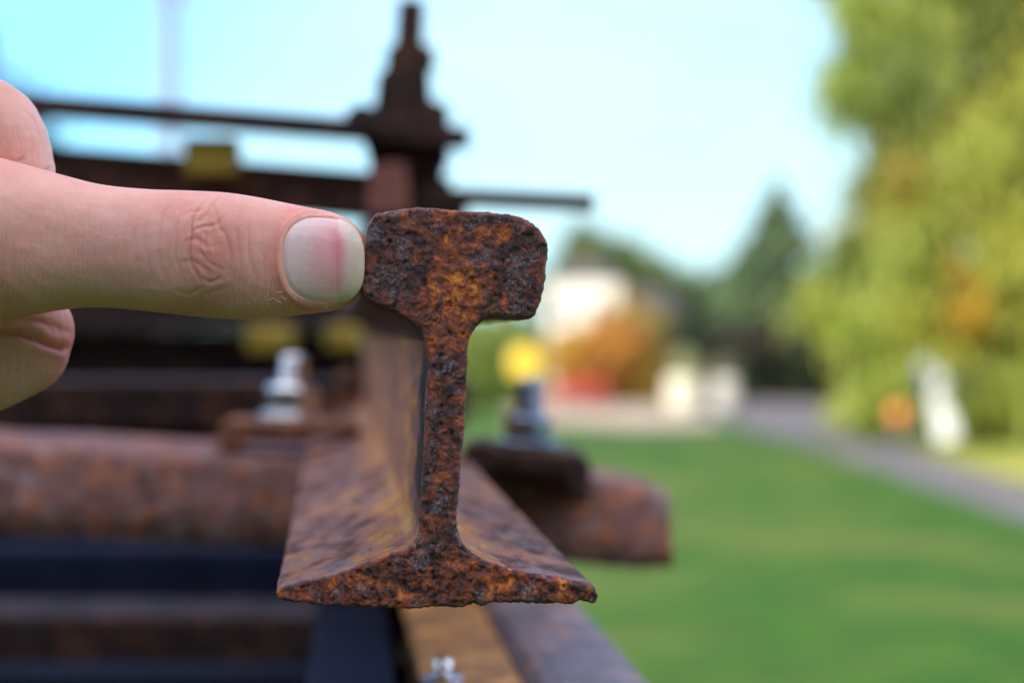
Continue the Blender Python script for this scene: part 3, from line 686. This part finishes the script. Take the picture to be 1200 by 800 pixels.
# timber crib down to the ground
z = 0; i = 0
for z in np.arange(0, H-.35, .12):
    i += 1
    if i % 2:
        for j, y in enumerate((.95, 1.75)):
            beam('timber_bearer', (-1.0, y, z), (.09, y, z), .14, .118, TIMBER, f'thick weathered timber in the crib below the track panel', 'timber', 'timbers of the crib')
    else:
        for x in (-.85, -.04):
            beam('timber_bearer', (x, .8, z), (x, 1.9, z), .14, .118, TIMBER, f'thick weathered timber in the crib below the track panel', 'timber', 'timbers of the crib')
beam('timber_bearer', (-1.0, 1.0, H-.30), (.07, 1.0, H-.30), .1, .115, TIMBER, 'top timber of the crib under the lower rail', 'timber')
beam('timber_bearer', (-1.0, 1.75, H-.30), (.02, 1.75, H-.30), .1, .115, TIMBER, 'rear top timber of the crib under the lower rail', 'timber')
beam('timber_bearer', at(-700, 500, 1.36), at(548, 500, 1.36), .08, .03, RUST_DARK, 'dark bearer under the rear end of the cut rail', 'bearer')

# ------------------------------------------------------------------ the far pile of rails and the upright
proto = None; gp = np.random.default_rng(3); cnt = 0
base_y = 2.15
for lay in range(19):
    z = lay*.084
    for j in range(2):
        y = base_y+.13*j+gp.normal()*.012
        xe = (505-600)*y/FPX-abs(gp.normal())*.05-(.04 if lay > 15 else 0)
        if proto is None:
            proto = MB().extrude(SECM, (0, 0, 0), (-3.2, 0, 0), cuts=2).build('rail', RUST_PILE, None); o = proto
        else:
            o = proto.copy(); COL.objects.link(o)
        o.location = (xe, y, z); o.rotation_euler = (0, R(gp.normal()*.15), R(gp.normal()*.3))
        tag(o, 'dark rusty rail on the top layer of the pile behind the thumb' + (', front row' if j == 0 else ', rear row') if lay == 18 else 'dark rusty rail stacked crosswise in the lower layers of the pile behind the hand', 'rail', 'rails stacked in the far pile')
for (px, py, Yb, wd, hg, lab) in [(310, 397, 2.02, .036, .026, 'yellow painted block on the pile right below the thumb'),
                        (402, 396, 2.03, .034, .022, 'yellow painted block on the pile just left of the cut rail'),
                        (98, 490, 2.02, .04, .018, 'small yellow block low on the pile beneath the curled finger')]:
    p = at(px, py, Yb); MBx = MB().box((0, 0, 0), (wd, .11, hg)).build('yellow_block', YEL, None, bevel=.004); MBx.location = p+Vector((0, .06, 0)); tag(MBx, lab, 'block')
# the upright frame clamped on the rails
YF = 1.2
def upright():
    root = empty('gauge_frame', at(470, 300, YF)); tag(root, 'dark rusty frame of crossbars and a tapering upright standing on the rail', 'frame')
    og = root.location.copy()
    def pr(name, pts, dp, mat, dy=0, label=None):
        mb = MB(); n = len(pts); V = []
        for q in (-dp/2, dp/2):
            for (x, y) in pts: V.append(at(x, y, YF)-og+Vector((0, q+dy, 0)))
        mb.add(V, [(i, (i+1) % n, n+(i+1) % n, n+i) for i in range(n)]+[tuple(range(n)), tuple(range(n, 2*n))[::-1]])
        o = mb.build(name, mat, root, bevel=.001); 
        if label: o['label'] = label
    def bar(name, p0, p1, th, dp, mat, label=None):
        A = at(*p0, YF)-og; B = at(*p1, YF)-og; d_ = Vector((0, 0, 0)); pr_ = [(-dp/2, -th/2), (dp/2, -th/2), (dp/2, th/2), (-dp/2, th/2)]
        o = MB().extrude(pr_, A, B, cuts=6).build(name, mat, root, bevel=.001)
        if label: o['label'] = label
        return o
    pr('stem', [(468, 2), (497, 3), (495, 54), (508, 58), (510, 78), (503, 82), (505, 118), (526, 126), (526, 160), (420, 160), (423, 133), (440, 126), (444, 88), (453, 84), (454, 60), (464, 54)], .022, RUST_DARK)
    pr('bracket', [(418, 150), (520, 150), (526, 176), (516, 202), (548, 240), (541, 258), (430, 258), (433, 205), (428, 178)], .03, RUST_DARK, .028)
    pr('lug', [(408, 138), (424, 126), (441, 131), (447, 158), (414, 160)], .016, RUST_DARK, -.018)
    pr('cover_plate', [(434, 194), (476, 191), (481, 252), (431, 252)], .010, flat('reddish_rust', (.26, .10, .075), .8, 0, .3, 120), -.0055, 'reddish rust plate on the upright')
    pr('rail_clamp', [(424, 259), (521, 259), (488, 300), (486, 334.5), (404, 334.5), (406, 300)], .04, RUST_DARK, .02)
    bar('crossbar', (-880, 52), (550, 163), .0108, .026, RUST_DARK, 'thin upper crossbar')
    bar('crossbar', (-880, 120), (525, 234), .026, .03, RUST_FRAME, 'thick brown lower crossbar').location.y = .03
    bar('crossbar', (500, 232), (695, 241), .0088, .022, RUST_DARK, 'short thin crossbar pointing right').location.y = -.018
    pr('stem', [(-862, 30), (-838, 30), (-820, 262), (-880, 262)], .022, RUST_DARK, .016)
    b = MB().box((0, 0, 0), (.029, .024, .021)).build('spacer', YEL, root, bevel=.002); b.location = at(247, 183, YF)-og+Vector((0, 0.01, 0)); b['label'] = 'yellow painted spacer between the crossbars'
RUST_FRAME = rust('rust_frame', (.035, .018, .015), (.075, .035, .028), (.12, .05, .03), (.07, .05, .05), .5, bmp=.0004)
upright()

# ------------------------------------------------------------------ the hand
def skin_mat():
    m, nt, N, L, b = newmat('skin'); co = objco(nt)
    n1 = noise(nt, co, 60, 4, .5); n2 = noise(nt, co, 700, 4, .6); n3 = noise(nt, co, 200, 3, .5)
    c = ramp(nt, n1, [(.35, (.72, .345, .28)), (.65, (.82, .47, .40))])
    c = mixc(nt, mth(nt, 'MULTIPLY', attr(nt, 'red'), .8), c, (.80, .24, .19))
    c = mixc(nt, ramp(nt, n3, [(.55, 0.), (.75, .25)]), c, (.80, .50, .44))
    c = mixc(nt, mth(nt, 'MULTIPLY', attr(nt, 'crease'), .45), c, (.62, .22, .16))
    c = mixc(nt, mth(nt, 'MULTIPLY', attr(nt, 'pale'), .75), c, (.78, .62, .50))
    L.new(c, b.inputs['Base Color']); b.inputs['Roughness'].default_value = .48; b.inputs['Specular IOR Level'].default_value = .4
    b.inputs['Subsurface Weight'].default_value = .35; b.inputs['Subsurface Radius'].default_value = (1, .35, .2); b.inputs['Subsurface Scale'].default_value = .003
    # fine skin relief: stretched cells plus pores
    mp = N.new('ShaderNodeMapping'); mp.inputs['Scale'].default_value = (1.7, 1, .8); L.new(co, mp.inputs[0])
    v = N.new('ShaderNodeTexVoronoi'); v.feature = 'DISTANCE_TO_EDGE'; v.inputs['Scale'].default_value = 1300; L.new(mp.outputs[0], v.inputs['Vector'])
    mp2 = N.new('ShaderNodeMapping'); mp2.inputs['Scale'].default_value = (2.6, 1, .45); L.new(co, mp2.inputs[0])
    n5 = noise(nt, mp2.outputs[0], 650, 3, .6, .4)
    h = mth(nt, 'ADD', mth(nt, 'MULTIPLY', mth(nt, 'MINIMUM', v.outputs['Distance'], .25), .8), mth(nt, 'MULTIPLY', n2, .35))
    h = mth(nt, 'ADD', h, mth(nt, 'MULTIPLY', n5, .9))
    bump(nt, b, h, .00012, 1); return m
SKIN = skin_mat(); FLAKE = flat('dry_skin', (.80, .66, .52), .6)
YT = .459                                                  # depth of the thumb's axis
PXT = lambda px, py, mm: Vector(((px-600)*MM, YT+mm/1000, H-(py-400)*MM))
TH = np.array([(-190, 205, 345), (-120, 166, 388), (-60, 172, 384), (0, 184, 374), (33, 193, 368.5), (72, 204, 362), (110, 213.5, 360), (165, 219.5, 364), (220, 221.5, 370), (264, 224, 373.5), (303, 230, 372.5), (330, 235.5, 370.5), (358, 241, 367.5), (385, 246.5, 364), (402, 253, 359), (413, 261, 352), (421, 270, 343), (427.5, 279, 333), (431.5, 288, 323), (433, 298, 312)], float)
def resamp(T_, n):
    # smooth interpolation by arc position
    s = np.r_[0, np.cumsum(np.hypot(np.diff(T_[:, 0]), np.diff(T_[:, 1])))]; u = np.linspace(0, s[-1], n)
    out = []
    for c in range(3):
        y = T_[:, c]; m = np.gradient(y, s); i = np.clip(np.searchsorted(s, u)-1, 0, len(s)-2); h = s[i+1]-s[i]; t = (u-s[i])/h
        out.append((2*t**3-3*t**2+1)*y[i]+(t**3-2*t**2+t)*h*m[i]+(-2*t**3+3*t**2)*y[i+1]+(t**3-t**2)*h*m[i+1])
    return np.array(out).T
def hand():
    root = empty('person', PXT(-300, 300, 10)); tag(root, 'hand with its thumb pressed sideways against the rusty rail head', 'hand')
    og = np.array(root.location)
    mb = MB()
    # thumb
    Tn = resamp(TH, 110); n = 64; V = []; F = []
    for (x, a, b) in Tn:
        cz = (a+b)/2; r = (b-a)/2
        ratio = .86-.08*np.clip((x-200)/200, 0, 1)
        for i in range(n):
            t = 2*math.pi*i/n; cx, sx = math.cos(t), math.sin(t)
            fl = 1.0
            if sx < 0: fl = 1-.10*np.clip((x-290)/60, 0, 1)      # flatter where the nail lies
            ex = 2/2.15
            vz = math.copysign(abs(cx)**ex, cx)*r; vy = math.copysign(abs(sx)**ex, sx)*r*ratio*fl
            V.append(Vector(((x-600)*MM, YT+vy*MM, H-(cz-400)*MM-vz*MM)))
    K = len(Tn)
    for j in range(K-1):
        for i in range(n):
            k = (i+1) % n; F.append((j*n+i, j*n+k, (j+1)*n+k, (j+1)*n+i))
    F.append(tuple(range(n))[::-1]); F.append(tuple((K-1)*n+i for i in range(n))); mb.add(V, F)
    def ball_chain(pts, nn=14):                             # px, py, depth mm, radius px
        pts = np.array(pts, float); s = np.r_[0, np.cumsum(np.linalg.norm(np.diff(pts[:, :2], axis=0), axis=1)+1e-6)]; u = np.linspace(0, s[-1], nn)
        q = np.stack([np.interp(u, s, pts[:, c]) for c in range(4)], 1)
        for k in range(2): q[1:-1] = (q[:-2]+2*q[1:-1]+q[2:])/4
        for (px, py, dm, r) in q:
            yy = YT+dm/1000; c = Vector(((px-600)*yy/FPX, yy, H-(py-400)*yy/FPX)); rr = r*yy/FPX; prof = [(rr*math.sin(a), -rr*math.cos(a)) for a in np.linspace(.12, math.pi-.12, 14)]
            mb.lathe(c, prof, 24)
    ball_chain([(-260, 190, 18, 62), (-120, 150, 16, 60), (-10, 147, 15, 62), (6, 205, 19, 60), (12, 300, 24, 58)], 26)      # index, bent at its middle joint
    ball_chain([(-260, 300, 26, 60), (-60, 300, 26, 58), (0, 300, 26, 55)], 14)
    ball_chain([(-240, 330, 16, 66), (-80, 352, 14, 60), (18, 372, 19, 56), (32, 388, 21, 55)], 20)     # upper mass under the thumb
    ball_chain([(-240, 490, 22, 60), (-100, 455, 19, 58), (-20, 430, 18, 56), (22, 405, 20, 60)], 22)   # curled finger below
    ball_chain([(-260, 560, 26, 52), (-150, 535, 24, 50), (-110, 520, 28, 48)], 12)
    ball_chain([(-200, 330, 18, 95), (-330, 340, 18, 150), (-440, 350, 18, 150), (-560, 370, 16, 120), (-680, 400, 14, 100)], 18)
    ball_chain([(-300, 440, 20, 120), (-400, 430, 20, 130)], 4)
    ball_chain([(-95, 277, 0, 106), (-150, 278, 2, 112), (-230, 285, 5, 112), (-330, 305, 10, 118)], 16)
    # forearm, tapering away under the sleeve
    ball_chain([(-660, 395, 14, 100), (-900, 460, 0, 115), (-1300, 600, -20, 150)], 22)
    tmp = mb.build('hand_tmp', SKIN, None)
    md = tmp.modifiers.new('r', 'REMESH'); md.mode = 'VOXEL'; md.voxel_size = .00032; md.use_smooth_shade = True
    sm = tmp.modifiers.new('s', 'SMOOTH'); sm.factor = .5; sm.iterations = 14
    dg = bpy.context.evaluated_depsgraph_get(); me = bpy.data.meshes.new_from_object(tmp.evaluated_get(dg)); me.name = 'body'
    bpy.data.objects.remove(tmp)
    nv = len(me.vertices); co = np.empty(nv*3); me.vertices.foreach_get('co', co); co = co.reshape(-1, 3)
    no = np.empty(nv*3); me.vertices.foreach_get('normal', no); no = no.reshape(-1, 3)
    # project orthogonally to the picture units used above
    px = co[:, 0]/MM+600; py = 400-(co[:, 2]-H)/MM
    front = np.clip((-no[:, 1]-.05)*3, 0, 1)
    P = np.c_[px, py, co[:, 1]/MM]; disp = np.zeros(nv); crease = np.zeros(nv)
    near = px > -250
    def poly(pts, w_, d_, lim=None, hard=1.0):
        pts = np.array(pts, float); Q = resample_open(pts, 3.0); Pm = P[near][:, :2]+wob*1.3; best = np.full(len(Pm), 1e9); tt = np.zeros(len(Pm))
        lo = Q.min(0)-25; hi = Q.max(0)+25; sel = np.all((Pm > lo) & (Pm < hi), axis=1); Ps = Pm[sel]; bs = np.full(len(Ps), 1e9); ts = np.zeros(len(Ps))
        for i in range(len(Q)-1):
            a, b = Q[i], Q[i+1]; ab = b-a; t = np.clip(((Ps-a)@ab)/(ab@ab+1e-9), 0, 1); dd = np.linalg.norm(Ps-a-t[:, None]*ab, axis=1)
            m = dd < bs; bs[m] = dd[m]; ts[m] = (i+t[m])/(len(Q)-1)
        fade = np.sin(np.pi*np.clip(ts, .03, .97))**.5
        g = np.exp(-(bs/w_)**2)*fade; full = np.zeros(len(Pm)); full[sel] = g
        sh = np.zeros(len(Pm)); sh[sel] = np.exp(-((bs-w_*2.4)/(w_*1.6))**2)*fade*.35
        ix = np.where(near)[0]; disp[ix] += (-full+sh)*d_*front[ix]*thumbmask[ix]; crease[ix] += full*min(1, d_/1.6)*front[ix]*thumbmask[ix]
    def resample_open(pts, st):
        n_ = len(pts); out = []
        for i in range(n_-1):
            p0 = pts[max(i-1, 0)]; p1 = pts[i]; p2 = pts[i+1]; p3 = pts[min(i+2, n_-1)]
            for t in np.linspace(0, 1, 6, endpoint=False): out.append(.5*((2*p1)+(-p0+p2)*t+(2*p0-5*p1+4*p2-p3)*t*t+(-p0+3*p1-3*p2+p3)*t**3))
        out.append(pts[-1]); return np.array(out)
    wob = np.c_[fbm(P[near], 22, 2, 81), fbm(P[near], 22, 2, 85)]*2.2
    thumbmask = np.clip(((YT-co[:, 1])/MM-0)/14, 0, 1)      # front of the thumb only
    # creases over the thumb's joint
    for pts, w_, d_ in [
        ([(206, 238), (197, 258), (192, 285), (196, 315), (203, 332)], 2.2, 1.0),
        ([(241, 240), (232, 256), (229, 280), (229, 304), (234, 320), (240, 330)], 1.8, 3.0),
        ([(212, 340), (226, 343), (240, 338)], 2.0, 1.0), ([(246, 346), (256, 340), (268, 336)], 1.8, .9), ([(218, 256), (232, 248), (246, 246)], 1.6, 1.0), ([(216, 310), (228, 306), (240, 312), (254, 322)], 1.6, 1.2), ([(221, 286), (234, 283), (250, 290), (262, 288)], 1.6, 1.2),
        ([(258, 230), (254, 246), (262, 266), (271, 286), (273, 306)], 1.7, 1.6),
        ([(229, 274), (241, 268), (254, 266), (264, 259)], 1.5, 1.6), ([(234, 262), (246, 252), (252, 243)], 1.5, 1.4),
        ([(231, 292), (244, 300), (256, 312), (266, 318)], 1.6, 1.3), ([(240, 326), (252, 330), (264, 326)], 1.5, 1.4),
        ([(222, 240), (214, 262), (211, 290), (215, 318), (224, 336)], 1.7, 1.3), ([(245, 274), (247, 290), (255, 304)], 1.4, 1.0),
        ([(286, 238), (281, 262), (283, 290), (288, 318)], 1.7, 1.1), ([(298, 244), (294, 270), (297, 300), (304, 330)], 1.6, .8),
        ([(312, 250), (309, 280), (312, 312)], 1.6, .5), ([(184, 240), (177, 270), (178, 305), (186, 335)], 1.8, .8),
        ([(170, 245), (164, 280), (168, 320)], 1.7, .6), ([(156, 250), (151, 290), (156, 330)], 1.7, .45), ([(142, 250), (138, 290), (142, 325)], 1.7, .35),
        ([(236, 345), (240, 356), (238, 366)], 1.5, .7), ([(205, 345), (207, 356)], 1.5, .7), ([(262, 348), (268, 358)], 1.5, .6)]:
        poly(pts, w_*1.2, d_*.6)
    # soft bulge of the joint, finer cross folds
    tm = thumbmask*front*near
    disp += tm*1.6*np.exp(-((px-238)/26)**2-((py-292)/38)**2)
    ang = np.arctan2((py-292)*.62, px-243); rr_ = np.hypot((px-243), (py-292)*.62)
    rf = fbm(np.c_[rr_/9+1.2*fbm(P, 30, 2, 101), ang*1.2, np.zeros(nv)], 1, 3, 103); rf = -np.clip(.22-np.abs(rf), 0, .22)/.22
    disp += tm*rf*.25*np.exp(-((rr_-22)/26)**2)*np.clip((300-px)/40, 0, 1); crease += tm*(-rf)*.25*np.exp(-((rr_-22)/26)**2)
    disp += tm*(-np.clip(.18-np.abs(fbm(P*np.array([1, .6, 1]), 30, 3, 107)), 0, .18)/.18)*.18
    fold = fbm(np.c_[px/7, py/42, np.zeros(nv)], 1, 3, 90); disp += tm*fold*.85*np.exp(-((px-225)/62)**2)
    disp += near*front*fbm(P, 34, 3, 93)*.9+near*front*fbm(P*np.array([1.6, .7, 1]), 8, 2, 95)*.20
    # nail bed: the skin dips under the nail and rises in a fold round it
    NX, NY, NA, NB = 380, 304.5, 47.5, 51.5
    sx = (px-NX)/NA; sy = (py-NY-(px-NX)*.06)/NB; q = (np.abs(sx)**2.7+np.abs(sy)**2.5)**(1/2.6)
    fm = np.clip(((YT-co[:, 1])/MM-8)/10, 0, 1)*near*(px > 300)
    disp += fm*(-4.2*np.clip((1.0-q)/.08, 0, 1))
    ridge = np.exp(-((q-1.10)/.055)**2)*np.clip((418-px)/14, 0, 1); disp += fm*1.3*ridge
    red = fm*np.clip(np.exp(-((q-1.18)/.16)**2)*np.clip((415-px)/20, 0, 1)*.4, 0, 1)+near*front*.3*np.clip((px-280)/60, 0, 1)
    red += tm*.45*np.exp(-((px-245)/38)**2-((py-300)/45)**2)
    red += near*.5*np.exp(-((px-70)/40)**2-((py-400)/30)**2)
    pale = fm*np.exp(-((q-1.045)/.02)**2)*np.clip(fbm(P, 8, 2, 97)*2+.5, 0, 1)*.8
    # loose flaky skin below the nail
    pale += near*front*np.clip(fbm(P*np.array([.5, 1.6, 1]), 6, 2, 99)*3-1.1, 0, 1)*np.exp(-((px-325)/22)**2-((py-350)/11)**2)
    # crease between the two masses under the thumb
    thumbmask = np.clip((py-362)/8, 0, 1)*near; poly([(-60, 385), (-10, 388), (20, 396), (48, 408), (66, 420), (77, 431)], 4.0, 7.5)
    poly([(0, 372), (30, 378), (56, 388)], 3.0, 1.2)
    thumbmask = np.clip((195-py)/8, 0, 1)*near*1.0
    poly([(26, 196), (34, 185), (40, 178)], 2, 2.0); poly([(0, 184), (10, 178)], 2, 2.0)
    thumbmask = np.clip((215-py)/8, 0, 1)*near; poly([(8, 120), (20, 135), (28, 155)], 2, .8); poly([(20, 115), (33, 132), (40, 155)], 2, .6)
    co += no*(disp*MM)[:, None]
    me.vertices.foreach_set('co', (co-og).ravel())
    for nm, v in (('red', np.clip(red, 0, 1)), ('crease', np.clip(crease, 0, 1)), ('pale', np.clip(pale, 0, 1))):
        a = me.attributes.new(nm, 'FLOAT', 'POINT'); a.data.foreach_set('value', v.astype(float))
    me.update(); me.materials.clear()
    body = link('body', me, SKIN, root); me.polygons.foreach_set('use_smooth', [True]*len(me.polygons))
    # nail plate
    m, nt, N, L, b = newmat('nail'); L.new(attr(nt, 'tint', 'Color'), b.inputs['Base Color']); b.inputs['Roughness'].default_value = .3
    b.inputs['Subsurface Weight'].default_value = .25; b.inputs['Subsurface Radius'].default_value = (1, .5, .35); b.inputs['Subsurface Scale'].default_value = .0015
    cn = objco(nt, (.25, 1, 1.4)); bump(nt, b, noise(nt, cn, 900, 3), .00006, 1); L.new(ramp(nt, noise(nt, objco(nt), 500, 4), [(.3, .16), (.7, .32)]), b.inputs['Roughness']); b.inputs['Coat Weight'].default_value = .5; b.inputs['Coat Roughness'].default_value = .12
    nu, nvv = 90, 90; V = []; cols = []
    for i in range(nu+1):
        for j in range(nvv+1):
            # square -> superellipse disc
            a = i/nu*2-1; c = j/nvv*2-1
            mx = max(abs(a), abs(c), 1e-6); ang = math.atan2(c, a); e = 1/((abs(math.cos(ang))**2.7+abs(math.sin(ang))**2.6)**(1/2.65)); rr = mx*1.0
            ux, uy = rr*e*math.cos(ang), rr*e*math.sin(ang)
            px_ = NX+ux*NA+(ux > 0)*0; py_ = NY+uy*NB+(ux*NA)*.06
            # depth: follows the thumb's own surface
            k = np.interp(px_, Tn[:, 0], (Tn[:, 1]+Tn[:, 2])/2); r_ = np.interp(px_, Tn[:, 0], (Tn[:, 2]-Tn[:, 1])/2)
            s_ = min(1, abs(py_-k)/(r_*1.02)); fl = 1-.10*np.clip((px_-290)/60, 0, 1); ratio = .86-.08*np.clip((px_-200)/200, 0, 1)
            front_ = r_*ratio*fl*max(0, 1-s_**2.15)**(1/2.15)
            r0 = 54; kk = 304+(px_-380)*.06
            nat = 60*.78*.9*max(0, 1-(abs(py_-kk)/62)**2.2)**(1/2.2)*1.0
            tipdrop = 14*max(0, (px_-405)/26)**2
            dep = (nat-tipdrop)*.5+max(front_, 0)*.5 if px_ < 415 else nat-tipdrop*.6-2
            pc = min(px_, 395); k = np.interp(pc, Tn[:, 0], (Tn[:, 1]+Tn[:, 2])/2); r_ = np.interp(pc, Tn[:, 0], (Tn[:, 2]-Tn[:, 1])/2)
            s_ = min(1, abs(py_-k)/(r_*1.01)); fl = 1-.10*np.clip((pc-290)/60, 0, 1); ratio = .86-.08*np.clip((pc-200)/200, 0, 1)
            dep = r_*ratio*fl*max(0, 1-s_**2.15)**(1/2.15)-1.3-9*max(0, (px_-395)/34)**2-1.2*max(0, rr-.86)/.14*(1 if px_ < 410 else .3)
            V.append(((px_-600)*MM, YT-dep*MM, H-(py_-400)*MM))
            base = np.array((.88, .61, .61)); 
            t1 = math.exp(-((px_-352)/18)**2-((py_-300)/50)**2); base = base*(1-t1*.6)+np.array((.82, .70, .68))*t1*.6
            st = math.exp(-abs((px_-396+6*((py_-300)/45)**2)/10)**2.0)*(.85+.15*math.sin(py_*.07+1))*min(1, max(0, (1.0-abs(py_-302)/46)*2.2)); st = min(1, max(0, st)); base = base*(1-st*.9)+np.array((.78, .22, .26))*st*.9
            st2 = math.exp(-((px_-378)/17)**2)*min(1, max(0, (1.0-abs(py_-300)/46)*1.6)); base = base*(1-st2*.75)+np.array((.88, .40, .42))*st2*.75
            fe = 1/(1+math.exp(-(px_-409-(-14*((py_-306)/50)**2))/1.8)); base = base*(1-fe*.85)+np.array((.76, .66, .54))*fe*.85
            rim = max(0, (rr-.955)/.045)*(1 if px_ < 408 else 1.0); base = base*(1-rim*.6)+np.array((.50, .34, .22))*rim*.6
            cols.append(base)
    F = [(i*(nvv+1)+j, (i+1)*(nvv+1)+j, (i+1)*(nvv+1)+j+1, i*(nvv+1)+j+1) for i in range(nu) for j in range(nvv)]
    V = np.array(V)-og
    nail = mesh_np('nail', V, F, m, root, True, np.array(cols))
    so_ = nail.modifiers.new('t', 'SOLIDIFY'); so_.thickness = .0006; so_.offset = 1
    bm = bmesh.new(); bm.from_mesh(nail.data); bmesh.ops.recalc_face_normals(bm, faces=bm.faces)
    bm.faces.ensure_lookup_table()
    if bm.faces[len(bm.faces)//2].normal.y > 0: bmesh.ops.reverse_faces(bm, faces=bm.faces)
    bm.to_mesh(nail.data); bm.free(); so_.offset = -1
    # bits of loose skin by the nail
    g5 = np.random.default_rng(12)
    for (x0, y0, x1, y1, bx) in [(312, 351, 321, 349, 1), (322, 350, 331, 355, 1), (325, 342, 333, 341, 1), (331, 346, 337, 350, -1)]:
        pts = []
        for t in np.linspace(0, 1, 7):
            x = x0+(x1-x0)*t+math.sin(t*3.14)*bx; y = y0+(y1-y0)*t+math.sin(t*3.14)*1.5
            k = np.interp(x, Tn[:, 0], (Tn[:, 1]+Tn[:, 2])/2); r_ = np.interp(x, Tn[:, 0], (Tn[:, 2]-Tn[:, 1])/2); s_ = min(1, abs(y-k)/r_)
            fl = 1-.10*np.clip((x-290)/60, 0, 1); ratio = .86-.08*np.clip((x-200)/200, 0, 1)
            dp_ = r_*ratio*fl*max(0, 1-s_**2.15)**(1/2.15)+.3+1.2*math.sin(t*3.14); pts.append(Vector(((x-600)*MM, YT-dp_*MM, H-(y-400)*MM))-Vector(og))
        MB().tube(pts, [.00003, .00006, .00007, .00008, .00007, .00005, .00003], 6).build('loose_skin', FLAKE, root, True)
    # sleeve
    s = MB(); P0 = PXT(-720, 410, 12); P1 = PXT(-960, 475, 0); P2 = PXT(-1500, 660, -30)
    s.tube([P0, P0.lerp(P1, .1), P1, P1.lerp(P2, .5), P2], [.0215, .024, .027, .031, .038], 40); s.build('sleeve', DARKCLOTH, root, True)
    for c in root.children:
        if c.name.startswith('sleeve'): c.location = -root.location
hand()
print('objects', len(bpy.data.objects))
